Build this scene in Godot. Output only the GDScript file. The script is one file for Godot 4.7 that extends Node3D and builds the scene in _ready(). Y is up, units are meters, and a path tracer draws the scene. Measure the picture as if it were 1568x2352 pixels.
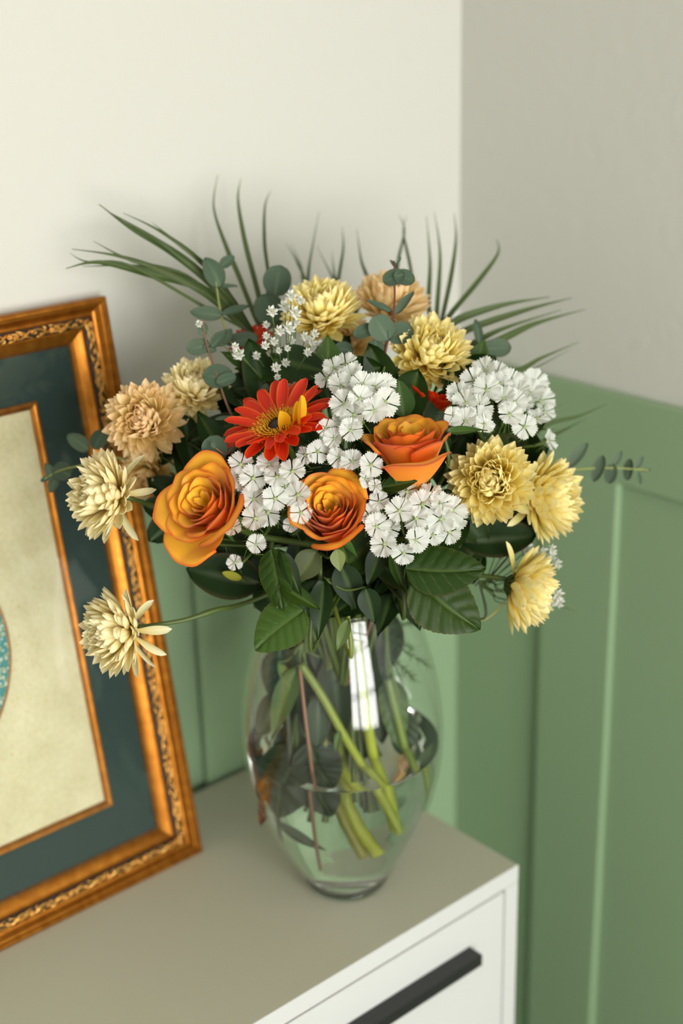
extends Node3D
# A vase of flowers on a white dresser in the corner of a room with green wall panelling.
# Origin: middle of the vase's foot on the dresser top. y up, metres. The window is in the wall at z = +2.7.

const FPX := 3262.87            # focal length in pixels of the 1568 x 2352 frame
const EYE := Vector3(-0.738853, 0.818180, 0.862948)
const AXES := Basis(Vector3(0.751408, -0.022566, 0.659452), Vector3(0.255381, 0.931471, -0.259119), Vector3(-0.608413, 0.363116, 0.705677))
const ZW := -0.240              # face of the left wall
const XW := 0.3945              # face of the right wall
const FLOOR := -0.80
const CEIL := 1.75

var rng := RandomNumberGenerator.new()
var M := {}
var pool := {}

# ------------------------------------------------------------------ geometry
class Geo:
	var v := PackedVector3Array()
	var n := PackedVector3Array()
	var c := PackedColorArray()
	var t := PackedVector2Array()
	var ix := PackedInt32Array()

	# f(u, v) -> [position, colour]; u and v from 0 to 1
	func grid(nu: int, nv: int, f: Callable, close := false, flip := false) -> void:
		var b := v.size()
		var p := PackedVector3Array()
		for j in nv:
			for i in nu:
				var uu := float(i) / float(nu if close else nu - 1)
				var vv := float(j) / float(nv - 1)
				var r: Array = f.call(uu, vv)
				p.append(r[0])
				c.append(r[1])
				t.append(Vector2(uu, vv))
		v.append_array(p)
		for j in nv:
			for i in nu:
				var i0 := (i + nu - 1) % nu if close else maxi(i - 1, 0)
				var i1 := (i + 1) % nu if close else mini(i + 1, nu - 1)
				var j0 := maxi(j - 1, 0)
				var j1 := mini(j + 1, nv - 1)
				var du := p[j * nu + i1] - p[j * nu + i0]
				if du.length_squared() < 1e-14:
					var jj := 1 if j == 0 else nv - 2
					du = p[jj * nu + i1] - p[jj * nu + i0]
				var dv := p[j1 * nu + i] - p[j0 * nu + i]
				var q := du.cross(dv).normalized()
				n.append(-q if flip else q)
		for j in nv - 1:
			for i in (nu if close else nu - 1):
				var a := b + j * nu + i
				var a1 := b + j * nu + (i + 1) % nu
				var d := a + nu
				var d1 := a1 + nu
				if flip:
					ix.append_array(PackedInt32Array([a, a1, d1, a, d1, d]))
				else:
					ix.append_array(PackedInt32Array([a, d1, a1, a, d, d1]))

	func tube(path: PackedVector3Array, r0: float, r1: float, sides: int, c0: Color, c1: Color, knob := 0.0) -> void:
		var m := path.size()
		var ref := Vector3(0.31, 0.17, 0.93)
		var rings := []
		for k in m:
			var tn := (path[mini(k + 1, m - 1)] - path[maxi(k - 1, 0)]).normalized()
			if k == 0 and absf(tn.dot(ref)) > 0.9:
				ref = Vector3(0.93, 0.3, 0.1)
			var x := (ref - tn * ref.dot(tn)).normalized()
			ref = x
			rings.append([path[k], x, tn.cross(x), tn])
		var rad := func(s: float) -> float: return lerpf(r0, r1, s) * (1.0 + knob * pow(absf(sin(s * 14.0)), 12.0))
		grid(sides, m + 2, func(u: float, w: float) -> Array:
			var k := clampi(roundi(w * (m + 1)) - 1, 0, m - 1)
			var cap := roundi(w * (m + 1)) == 0 or roundi(w * (m + 1)) == m + 1
			var q: Array = rings[k]
			var a := u * TAU
			var s := float(k) / maxf(1.0, m - 1)
			var rr: float = rad.call(s) * (0.02 if cap else 1.0)
			return [q[0] + (q[1] * cos(a) + q[2] * sin(a)) * rr, c0.lerp(c1, s)], true)

	func lathe(prof: PackedVector2Array, seg: int, col: Callable, flip := false) -> void:
		var m := prof.size()
		grid(seg, m, func(u: float, w: float) -> Array:
			var q := prof[roundi(w * (m - 1))]
			var a := -u * TAU
			return [Vector3(q.x * cos(a), q.y, q.x * sin(a)), col.call(w)], true, flip)

	func face(pts: PackedVector3Array, out: Vector3, col := Color.WHITE) -> void:   # convex polygon, flat
		var b := v.size()
		var q := (pts[1] - pts[0]).cross(pts[2] - pts[0])
		var turned := q.dot(out) < 0.0
		var nn := (-q if turned else q).normalized()
		for k in pts.size():
			v.append(pts[k]); n.append(nn); c.append(col); t.append(Vector2(0, 0))
		for k in range(1, pts.size() - 1):
			if turned:
				ix.append_array(PackedInt32Array([b, b + k, b + k + 1]))
			else:
				ix.append_array(PackedInt32Array([b, b + k + 1, b + k]))

	func box(lo: Vector3, hi: Vector3, bevel := 0.001, col := Color.WHITE) -> void:
		var mid := (lo + hi) / 2.0
		var h := (hi - lo) / 2.0
		var e := minf(bevel, minf(h.x, minf(h.y, h.z)) * 0.9)
		for ax in 3:
			var a1 := (ax + 1) % 3
			var a2 := (ax + 2) % 3
			for s in [-1.0, 1.0]:
				var pts := PackedVector3Array()
				for k in [[-1, -1], [1, -1], [1, 1], [-1, 1]]:
					var p := Vector3()
					p[ax] = s * h[ax]; p[a1] = k[0] * (h[a1] - e); p[a2] = k[1] * (h[a2] - e)
					pts.append(mid + p)
				var o := Vector3(); o[ax] = s
				face(pts, o, col)
				for s2 in [-1.0, 1.0]:
					var q := PackedVector3Array()
					for k in [[0, -1], [0, 1], [1, 1], [1, -1]]:
						var p := Vector3()
						p[ax] = s * (h[ax] if k[0] == 0 else h[ax] - e)
						p[a1] = s2 * (h[a1] - e if k[0] == 0 else h[a1])
						p[a2] = k[1] * (h[a2] - e)
						q.append(mid + p)
					var oo := Vector3(); oo[ax] = s; oo[a1] = s2
					face(q, oo, col)
		for sx in [-1.0, 1.0]:
			for sy in [-1.0, 1.0]:
				for sz in [-1.0, 1.0]:
					face(PackedVector3Array([mid + Vector3(sx * h.x, sy * (h.y - e), sz * (h.z - e)), mid + Vector3(sx * (h.x - e), sy * h.y, sz * (h.z - e)), mid + Vector3(sx * (h.x - e), sy * (h.y - e), sz * h.z)]), Vector3(sx, sy, sz), col)

	func ball(at: Vector3, r: Vector3, col: Color, nu := 10, nv := 7) -> void:
		grid(nu, nv, func(u: float, w: float) -> Array:
			var a := -u * TAU
			var b := (w - 0.5) * PI
			return [at + Vector3(r.x * cos(b) * cos(a), r.y * sin(b), r.z * cos(b) * sin(a)), col], true)

	func mesh() -> ArrayMesh:
		var a := []
		a.resize(Mesh.ARRAY_MAX)
		a[Mesh.ARRAY_VERTEX] = v
		a[Mesh.ARRAY_NORMAL] = n
		a[Mesh.ARRAY_COLOR] = c
		a[Mesh.ARRAY_TEX_UV] = t
		a[Mesh.ARRAY_INDEX] = ix
		var m := ArrayMesh.new()
		m.add_surface_from_arrays(Mesh.PRIMITIVE_TRIANGLES, a)
		return m

# ------------------------------------------------------------------ placing
func at(px: float, py: float, d: float) -> Vector3:      # the point at that place of the frame, d metres deep
	return EYE + AXES * Vector3((px - 784.0) / FPX * d, (1176.0 - py) / FPX * d, -d)

func dir(x: float, y: float, z: float) -> Vector3:        # right, up, towards the viewer
	return (AXES * Vector3(x, y, z)).normalized()

func deep(px: float, py: float) -> float:                 # how deep the front of the bouquet lies
	var q := pow((px - 790.0) / 520.0, 2.0) + pow((py - 1060.0) / 430.0, 2.0)
	return 1.205 - 0.135 * sqrt(1.0 - q) if q < 1.0 else 1.205 + 0.05 * minf(q - 1.0, 1.5)

func basis_y(y: Vector3, z: Vector3) -> Basis:            # y along y, z as near to z as it goes
	y = y.normalized()
	var x := y.cross(z)
	if x.length() < 1e-4:
		x = y.cross(Vector3(0.3, 0.5, 0.8))
	x = x.normalized()
	return Basis(x, y, x.cross(y).normalized())

func lin(r: float, g: float, b: float) -> Color:
	return Color(r, g, b)

func smooth(pts: Array, steps := 5) -> PackedVector3Array:  # Catmull-Rom
	var out := PackedVector3Array()
	var m := pts.size()
	for k in m - 1:
		var a: Vector3 = pts[maxi(k - 1, 0)]
		var b: Vector3 = pts[k]
		var c: Vector3 = pts[k + 1]
		var d: Vector3 = pts[mini(k + 2, m - 1)]
		for s in steps:
			var x := float(s) / steps
			out.append(0.5 * (2.0 * b + (c - a) * x + (2.0 * a - 5.0 * b + 4.0 * c - d) * x * x + (3.0 * b - a - 3.0 * c + d) * x * x * x))
	out.append(pts[m - 1])
	return out

func thing(called: String, label: String, category: String, where: Vector3, group := "") -> Node3D:
	var o := Node3D.new()
	o.name = called
	o.position = where
	o.set_meta("label", label)
	o.set_meta("category", category)
	if group:
		o.set_meta("group", group)
	add_child(o, true)
	return o

func part(parent: Node3D, called: String, mesh: Mesh, mat: Material, where := Transform3D()) -> MeshInstance3D:
	var o := MeshInstance3D.new()
	o.name = called
	o.mesh = mesh
	o.material_override = mat
	o.transform = where
	parent.add_child(o, true)
	return o

func struct(called: String, g: Geo, mat: Material) -> MeshInstance3D:
	var o := part(self, called, g.mesh(), mat)
	o.set_meta("kind", "structure")
	return o

func noise_tex(freq: float, lo: Color, hi: Color, sd := 1, size := 512, oct := 4) -> NoiseTexture2D:
	var f := FastNoiseLite.new()
	f.seed = sd
	f.frequency = freq
	f.fractal_octaves = oct
	var nt := NoiseTexture2D.new()
	nt.width = size; nt.height = size
	nt.seamless = true
	nt.noise = f
	var gr := Gradient.new()
	gr.set_color(0, lo); gr.set_color(1, hi)
	nt.color_ramp = gr
	return nt

func mat(albedo: Color, rough: float, vc := false) -> StandardMaterial3D:
	var m := StandardMaterial3D.new()
	m.albedo_color = albedo.linear_to_srgb() if not vc else Color.WHITE
	m.roughness = rough
	m.vertex_color_use_as_albedo = vc
	m.cull_mode = BaseMaterial3D.CULL_DISABLED
	return m

func materials() -> void:
	M.wall = mat(lin(0.535, 0.53, 0.482), 0.85)
	M.wall.heightmap_enabled = true
	M.wall.heightmap_texture = noise_tex(0.03, Color.BLACK, Color.WHITE, 3)
	M.wall.heightmap_scale = 0.03
	M.wall.uv1_triplanar = true
	M.wall.uv1_world_triplanar = true
	M.wall.uv1_scale = Vector3(3, 3, 3)
	M.green = mat(lin(0.236, 0.338, 0.197), 0.42)
	M.green.heightmap_enabled = true
	M.green.heightmap_texture = M.wall.heightmap_texture
	M.green.heightmap_scale = 0.012
	M.green.uv1_triplanar = true
	M.green.uv1_world_triplanar = true
	M.green.uv1_scale = Vector3(5, 5, 5)
	M.ceiling = mat(lin(0.70, 0.69, 0.66), 0.9)
	M.floor = mat(lin(0.085, 0.055, 0.035), 0.45)
	M.white = mat(lin(0.53, 0.53, 0.515), 0.38)
	M.top = mat(lin(0.45, 0.435, 0.335), 0.5)
	M.black = mat(lin(0.012, 0.012, 0.012), 0.42)
	M.dark = mat(lin(0.02, 0.018, 0.015), 0.9)
	M.window_frame = mat(lin(0.75, 0.75, 0.73), 0.4)
	M.pane = mat(Color.WHITE, 0.0)
	M.pane.transparency = BaseMaterial3D.TRANSPARENCY_ALPHA
	M.pane.albedo_color = Color(1, 1, 1, 0.002)
	M.picture_glass = M.pane.duplicate()
	M.picture_glass.metallic_specular = 0.36
	M.vase = mat(Color.WHITE, 0.0)
	M.vase.metallic_specular = 0.42
	M.vase.transparency = BaseMaterial3D.TRANSPARENCY_ALPHA
	M.vase.albedo_color = Color(0.75, 0.86, 0.82, 0.004)
	M.solid_glass = mat(Color.WHITE, 0.0)
	M.solid_glass.refraction_enabled = true
	M.solid_glass.refraction_scale = 0.05
	M.solid_glass.albedo_color = Color(0.93, 0.98, 0.96, 0.0)
	M.water = mat(Color.WHITE, 0.0)
	M.water.refraction_enabled = true
	M.water.refraction_scale = 0.033
	M.water.albedo_color = Color(0.97, 0.99, 0.97, 0.0)
	M.petal = mat(Color.WHITE, 0.55, true)
	M.petal.backlight_enabled = true
	M.petal.backlight = Color(0.85, 0.85, 0.85).linear_to_srgb()
	M.rose = mat(Color.WHITE, 0.5, true)
	M.rose.backlight_enabled = true
	M.rose.backlight = Color(0.75, 0.75, 0.75).linear_to_srgb()
	M.rose.rim_enabled = true
	M.rose.rim = 0.25
	M.leaf = mat(Color.WHITE, 0.45, true)
	M.leaf.metallic_specular = 0.32
	M.leaf.backlight_enabled = true
	M.leaf.backlight = Color(0.22, 0.22, 0.22).linear_to_srgb()
	M.matt_leaf = mat(Color.WHITE, 0.6, true)
	M.matt_leaf.metallic_specular = 0.3
	M.matt_leaf.backlight_enabled = true
	M.matt_leaf.backlight = Color(0.12, 0.12, 0.12).linear_to_srgb()
	M.stem = mat(Color.WHITE, 0.5, true)
	M.gold = mat(lin(0.44, 0.175, 0.020), 0.38)
	M.gold.metallic = 0.85
	M.gold.albedo_texture = noise_tex(0.02, Color(0.78, 0.70, 0.60), Color(1, 1, 1), 7)
	M.gold.uv1_triplanar = true
	M.gold.uv1_scale = Vector3(7, 7, 7)
	M.gold_relief = mat(lin(0.85, 0.50, 0.14), 0.24)
	M.gold_relief.metallic = 0.9
	M.umber = mat(lin(0.028, 0.013, 0.005), 0.5)
	M.umber.metallic = 0.3
	M.mat_board = mat(lin(0.004, 0.024, 0.018), 0.8)
	M.mat_board.heightmap_enabled = true
	M.mat_board.heightmap_texture = noise_tex(0.2, Color.BLACK, Color.WHITE, 11, 256)
	M.mat_board.heightmap_scale = 0.01
	M.mat_board.uv1_triplanar = true
	M.mat_board.uv1_scale = Vector3(20, 20, 20)

# ------------------------------------------------------------------ room
func room() -> void:
	var zf := 2.70
	var xl := -2.9
	var g := Geo.new()
	g.box(Vector3(xl - 0.2, FLOOR - 0.2, ZW - 0.2), Vector3(XW + 0.2, CEIL + 0.2, ZW), 0.0005)
	struct("wall_left", g, M.wall)
	g = Geo.new()
	g.box(Vector3(XW, FLOOR - 0.2, ZW - 0.2), Vector3(XW + 0.2, CEIL + 0.2, zf + 0.2), 0.0005)
	struct("wall_right", g, M.wall)
	g = Geo.new()
	g.box(Vector3(xl - 0.2, FLOOR - 0.2, ZW - 0.2), Vector3(xl, CEIL + 0.2, zf + 0.2), 0.0005)
	struct("wall_far", g, M.wall)
	g = Geo.new()
	g.box(Vector3(xl - 0.2, FLOOR - 0.2, ZW - 0.2), Vector3(XW + 0.2, FLOOR, zf + 0.2), 0.0005)
	struct("floor", g, M.floor)
	g = Geo.new()
	g.box(Vector3(xl - 0.2, CEIL, ZW - 0.2), Vector3(XW + 0.2, CEIL + 0.2, zf + 0.2), 0.0005)
	struct("ceiling", g, M.ceiling)
	# the wall with the window, behind the viewer
	var wx0 := -1.60
	var wx1 := 0.04
	var wy0 := -0.38
	var wy1 := 1.45
	g = Geo.new()
	g.box(Vector3(xl - 0.2, FLOOR - 0.2, zf), Vector3(wx0, CEIL + 0.2, zf + 0.2), 0.0005)
	g.box(Vector3(wx1, FLOOR - 0.2, zf), Vector3(XW + 0.2, CEIL + 0.2, zf + 0.2), 0.0005)
	g.box(Vector3(wx0, FLOOR - 0.2, zf), Vector3(wx1, wy0, zf + 0.2), 0.0005)
	g.box(Vector3(wx0, wy1, zf), Vector3(wx1, CEIL + 0.2, zf + 0.2), 0.0005)
	struct("wall_window", g, M.wall)
	var w := Node3D.new()
	w.name = "window_1"
	w.set_meta("kind", "structure")
	w.position = Vector3((wx0 + wx1) / 2, wy0, zf + 0.06)
	add_child(w)
	var hw := (wx1 - wx0) / 2
	var hh := wy1 - wy0
	for s in [-1.0, 1.0]:
		g = Geo.new()
		g.box(Vector3(s * hw - (0.06 if s > 0 else 0.0), 0, -0.03), Vector3(s * hw + (0.0 if s > 0 else 0.06), hh, 0.05), 0.004)
		part(w, "window_frame", g.mesh(), M.window_frame)
		g = Geo.new()
		g.box(Vector3(-hw, 0.0 if s < 0 else hh - 0.06, -0.03), Vector3(hw, 0.06 if s < 0 else hh, 0.05), 0.004)
		part(w, "window_frame", g.mesh(), M.window_frame)
	for k in 2:
		var x := -hw + (k + 1) * 2 * hw / 3.0
		g = Geo.new()
		g.box(Vector3(x - 0.04, 0.02, -0.03), Vector3(x + 0.04, hh - 0.02, 0.05), 0.004)
		part(w, "mullion", g.mesh(), M.window_frame)
	for k in 2:
		var y := hh * (0.36 + 0.34 * k)
		g = Geo.new()
		g.box(Vector3(-hw, y - 0.025, -0.025), Vector3(hw, y + 0.025, 0.045), 0.004)
		part(w, "mullion", g.mesh(), M.window_frame)
	g = Geo.new()
	g.box(Vector3(-hw, 0.02, 0.030), Vector3(hw, hh - 0.02, 0.034), 0.0005)
	part(w, "pane", g.mesh(), M.pane)
	# green panelling: a painted sheet up to the top rail, a rail and upright boards on it
	var top := 0.397
	var railb := 0.302
	var pr := 0.009
	g = Geo.new()
	g.box(Vector3(xl, FLOOR, ZW - 0.01), Vector3(XW, top, ZW + 0.0008), 0.0002)
	struct("trim_1", g, M.green)
	g = Geo.new()
	g.box(Vector3(XW - 0.0008, FLOOR, ZW), Vector3(XW + 0.01, top, zf), 0.0002)
	struct("trim_2", g, M.green)
	g = Geo.new()
	g.box(Vector3(xl, railb, ZW), Vector3(XW, top, ZW + pr), 0.0012)
	struct("trim_3", g, M.green)
	g = Geo.new()
	g.box(Vector3(XW - pr, railb, ZW + pr), Vector3(XW, top, zf), 0.0012)
	struct("trim_4", g, M.green)
	var k := 5
	for x in [0.006, -0.40, -0.806, -1.212, -1.62, -2.03, -2.43]:
		g = Geo.new()
		g.box(Vector3(x, FLOOR + 0.1, ZW), Vector3(x + 0.1, railb, ZW + pr), 0.0012)
		struct("trim_%d" % k, g, M.green)
		k += 1
	for z in [0.0, 0.406, 0.812, 1.218, 1.624, 2.03, 2.436]:
		g = Geo.new()
		g.box(Vector3(XW - pr, FLOOR + 0.1, z - 0.1), Vector3(XW, railb, z), 0.0012)
		struct("trim_%d" % k, g, M.green)
		k += 1
	g = Geo.new()
	g.box(Vector3(xl, FLOOR, ZW), Vector3(XW, FLOOR + 0.1, ZW + pr + 0.003), 0.003)
	struct("baseboard_left", g, M.green)
	g = Geo.new()
	g.box(Vector3(XW - pr - 0.003, FLOOR, ZW + pr), Vector3(XW, FLOOR + 0.1, zf), 0.003)
	struct("baseboard_right", g, M.green)

# ------------------------------------------------------------------ dresser
func dresser() -> void:
	var x1 := 0.1365
	var x0 := -1.10
	var z1 := 0.0968
	var z0 := -0.222
	var o := thing("dresser", "white dresser with a pale top and a long black bar handle, under the vase", "dresser", Vector3((x0 + x1) / 2, FLOOR, 0))
	var p := o.position
	var shift := Transform3D(Basis(), -p)
	var g := Geo.new()
	g.box(Vector3(x0, -0.0195, z0), Vector3(x1, -0.0002, z1 - 0.0008), 0.0008)
	part(o, "top_board", g.mesh(), M.top, shift).set_meta("label", "pale greige top surface")
	g = Geo.new()
	g.box(Vector3(x0, -0.0193, z1 - 0.0012), Vector3(x1, -0.0001, z1), 0.0005)
	part(o, "edge_band", g.mesh(), M.white, shift)
	for x in [[x1 - 0.018, x1], [x0, x0 + 0.018]]:
		g = Geo.new()
		g.box(Vector3(x[0], FLOOR, z0), Vector3(x[1], -0.0199, z1), 0.0006)
		part(o, "side_panel", g.mesh(), M.white, shift)
	g = Geo.new()
	g.box(Vector3(x0 + 0.018, FLOOR + 0.02, z0), Vector3(x1 - 0.018, -0.0197, z1 - 0.021), 0.0006)
	part(o, "carcass", g.mesh(), M.white, shift)
	var xm := -0.482
	var y := -0.0222
	for row in [0.19, 0.27, 0.29]:
		for col in [[xm + 0.001, x1 - 0.0192], [x0 + 0.0192, xm - 0.001]]:
			g = Geo.new()
			g.box(Vector3(col[0], y - row, z1 - 0.0195), Vector3(col[1], y, z1 - 0.0005), 0.0008)
			var d := part(o, "drawer_front", g.mesh(), M.white, shift)
			var hx0: float = col[0] + 0.0471
			var hx1: float = col[1] - 0.0471
			var hy := y - 0.0383
			g = Geo.new()
			g.box(Vector3(hx0, hy - 0.0125, z1 - 0.001), Vector3(hx1, hy, z1 + 0.0163), 0.0007)
			part(d, "handle", g.mesh(), M.black).set_meta("label", "long black bar handle")
		y -= row + 0.003

# ------------------------------------------------------------------ vase and water
const VASE := [Vector2(0.0, 0.0), Vector2(0.030, 0.0), Vector2(0.0365, 0.0015), Vector2(0.0400, 0.006), Vector2(0.0475, 0.018), Vector2(0.0575, 0.036), Vector2(0.0660, 0.053), Vector2(0.0745, 0.073), Vector2(0.0820, 0.095), Vector2(0.0880, 0.120), Vector2(0.0911, 0.145), Vector2(0.0917, 0.168), Vector2(0.0900, 0.192), Vector2(0.0860, 0.218), Vector2(0.0790, 0.246), Vector2(0.0705, 0.272), Vector2(0.0640, 0.289), Vector2(0.0615, 0.297), Vector2(0.0612, 0.302)]

func dense(a: Array, steps := 4) -> PackedVector2Array:
	var pts := []
	for q in a:
		pts.append(Vector3(q.x, q.y, 0))
	var out := PackedVector2Array()
	for q in smooth(pts, steps):
		out.append(Vector2(maxf(q.x, 0.0), q.y))
	return out

func inner_radius(y: float) -> float:
	for k in range(1, VASE.size()):
		if VASE[k].y >= y and VASE[k].y > VASE[k - 1].y:
			return lerpf(VASE[k - 1].x, VASE[k].x, (y - VASE[k - 1].y) / (VASE[k].y - VASE[k - 1].y)) - 0.0028
	return 0.058

func vase() -> void:
	var o := thing("glass_vase", "clear glass vase with a rounded belly, half full of water, on the dresser", "vase", Vector3.ZERO)
	var prof := PackedVector2Array()
	for q in dense(VASE.slice(3), 4):
		prof.append(q)
	var rim := prof[prof.size() - 1]
	prof.append(rim + Vector2(-0.0006, 0.0012))
	prof.append(rim + Vector2(-0.0016, 0.0012))
	var ys := []
	for k in range(0, 33):
		ys.append(lerpf(0.300, 0.0092, k / 32.0))
	for y in ys:
		prof.append(Vector2(inner_radius(y), y))
	var g := Geo.new()
	g.lathe(prof, 96, func(_w): return Color.WHITE)
	part(o, "bowl", g.mesh(), M.vase)
	g = Geo.new()
	var foot := PackedVector2Array([Vector2(0.0, 0.0012), Vector2(0.026, 0.0010), Vector2(0.031, 0.0001), Vector2(0.0355, 0.0006), Vector2(0.0380, 0.0025), Vector2(0.0398, 0.0059), Vector2(0.0388, 0.0079), Vector2(0.036, 0.0088), Vector2(0.0, 0.0085)])
	g.lathe(foot, 96, func(_w): return Color.WHITE)
	part(o, "foot", g.mesh(), M.solid_glass).set_meta("label", "thick glass foot")
	# water
	var level := 0.150
	var wp := PackedVector2Array([Vector2(0.0, 0.0095)])
	for k in 30:
		var y := lerpf(0.0095, level, k / 29.0)
		wp.append(Vector2(inner_radius(y) - 0.0006 - (0.004 if k == 0 else 0.0), y))
	var rw: float = wp[wp.size() - 1].x
	wp.append(Vector2(rw - 0.0001, level + 0.0012))
	wp.append(Vector2(rw - 0.0016, level + 0.0003))
	wp.append(Vector2(rw - 0.004, level))
	wp.append(Vector2(0.0, level))
	g = Geo.new()
	g.lathe(wp, 96, func(_w): return Color.WHITE)
	var w := part(self, "water", g.mesh(), M.water)
	w.set_meta("label", "clear water filling the lower half of the glass vase")
	w.set_meta("category", "water")

# ------------------------------------------------------------------ picture frame
func flat_uv(g: Geo, w: float, h: float, z: float) -> void:
	var q := [Vector2(0, 0), Vector2(1, 0), Vector2(1, 1), Vector2(0, 1)]
	var b := g.v.size()
	for k in q:
		g.v.append(Vector3(-w * k.x, h * k.y, z)); g.n.append(Vector3(0, 0, 1)); g.c.append(Color.WHITE); g.t.append(Vector2(1.0 - k.x, 1.0 - k.y))
	g.ix.append_array(PackedInt32Array([b, b + 1, b + 2, b, b + 2, b + 3]))

func scroll_motif(flip: bool) -> ArrayMesh:
	# one repeat of the carved band: an S-shaped scroll with curled ends, leaf strokes and a small flower; x along, y across, z proud
	var g := Geo.new()
	var col := Color.WHITE
	var s := -1.0 if flip else 1.0
	var P := func(x: float, y: float, z: float) -> Vector3: return Vector3(x * 0.031, s * y * 0.0078, 0.0012 + z * 0.003)
	var strokes := [
		[[-0.98, -0.55, 0.1], [-0.75, 0.1, 0.5], [-0.5, 0.55, 0.5], [-0.25, 0.5, 0.5], [-0.15, 0.1, 0.5], [-0.3, -0.2, 0.5], [-0.45, 0.05, 0.4]],
		[[-0.15, 0.6, 0.2], [0.05, 0.1, 0.5], [0.3, -0.5, 0.5], [0.55, -0.6, 0.5], [0.68, -0.2, 0.5], [0.55, 0.1, 0.5], [0.42, -0.1, 0.4]],
		[[-0.8, -0.2, 0.2], [-0.6, -0.6, 0.4], [-0.35, -0.75, 0.2]],
		[[-0.7, 0.1, 0.2], [-0.85, 0.5, 0.4], [-0.7, 0.85, 0.2]],
		[[0.1, 0.05, 0.3], [0.3, 0.5, 0.5], [0.55, 0.8, 0.2]],
		[[0.2, 0.0, 0.3], [0.45, 0.3, 0.5], [0.75, 0.5, 0.2]],
		[[0.15, -0.3, 0.3], [-0.05, -0.6, 0.4], [-0.2, -0.85, 0.2]],
		[[0.6, -0.5, 0.3], [0.8, -0.75, 0.4], [0.95, -0.8, 0.2]],
	]
	for st in strokes:
		var pts := []
		for q in st:
			pts.append(P.call(q[0], q[1], q[2]))
		g.tube(smooth(pts, 3), 0.0015, 0.0007, 6, col, col)
	for k in 5:
		var a := k * TAU / 5.0
		g.ball(P.call(0.86, 0.1, 0.5) + Vector3(cos(a), sin(a), 0) * 0.0026, Vector3(0.0022, 0.0022, 0.0019), col, 6, 5)
	g.ball(P.call(0.86, 0.1, 0.9), Vector3(0.0014, 0.0014, 0.0014), col, 6, 5)
	for q in [[-0.3, 0.1], [0.53, -0.2], [-0.55, -0.35], [0.35, 0.15]]:
		g.ball(P.call(q[0], q[1], 0.7), Vector3(0.0020, 0.0020, 0.0018), col, 6, 5)
	return g.mesh()

func medallion_texture() -> ImageTexture:
	var n := 1024
	var im := Image.create(n, n, false, Image.FORMAT_RGB8)
	var teal := Color(0.13, 0.45, 0.44)
	im.fill(teal)
	var gold := Color(0.80, 0.68, 0.40)
	var pale := Color(0.74, 0.84, 0.84)
	var r := RandomNumberGenerator.new()
	r.seed = 5
	var step := 46
	for gy in range(0, n, step):
		for gx in range(0, n, step):
			var cx := gx + (step / 2 if (gy / step) % 2 else 0) + r.randf_range(-4, 4)
			var cy := gy + r.randf_range(-4, 4)
			var a0 := r.randf() * TAU
			var sg := 1.0 if r.randf() < 0.5 else -1.0
			for k in 60:
				var q := k / 59.0
				var rad := 3.0 + 19.0 * q
				var a := a0 + sg * q * 6.5
				im.fill_rect(Rect2i(int(cx + rad * cos(a)), int(cy + rad * sin(a)), 3, 3), gold)
			for k in 3:
				var a := a0 + k * 2.1
				im.fill_rect(Rect2i(int(cx + 22 * cos(a)) - 3, int(cy + 22 * sin(a)) - 3, 7, 7), pale)
				im.fill_rect(Rect2i(int(cx + 22 * cos(a)) - 1, int(cy + 22 * sin(a)) - 1, 3, 3), gold)
			im.fill_rect(Rect2i(int(cx) - 3, int(cy) - 3, 6, 6), pale)
	return ImageTexture.create_from_image(im)

func paper_texture() -> ImageTexture:
	var n := 1024
	var im := Image.create(n, n, false, Image.FORMAT_RGB8)
	var f := FastNoiseLite.new()
	f.seed = 21
	f.frequency = 0.006
	f.fractal_octaves = 5
	for y in n:
		for x in n:
			var q := f.get_noise_2d(x, y) * 0.5
			var e := f.get_noise_2d(x * 9.0 + 500.0, y * 9.0) * 0.04
			im.set_pixel(x, y, Color(0.86 + 0.11 * q + e, 0.83 + 0.12 * q + e, 0.70 + 0.15 * q + e))
	var r := RandomNumberGenerator.new()
	r.seed = 9
	for k in 900:      # flecks of gold leaf
		var a := r.randf() * TAU
		var d := 330.0 + absf(r.randfn(0.0, 60.0))
		var s := 1 + int(absf(r.randfn(0.0, 1.6)))
		im.fill_rect(Rect2i(int(512 + d * cos(a)), int(512 + d * sin(a)), s, s + 1), Color(0.83, 0.73, 0.42))
	return ImageTexture.create_from_image(im)

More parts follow.
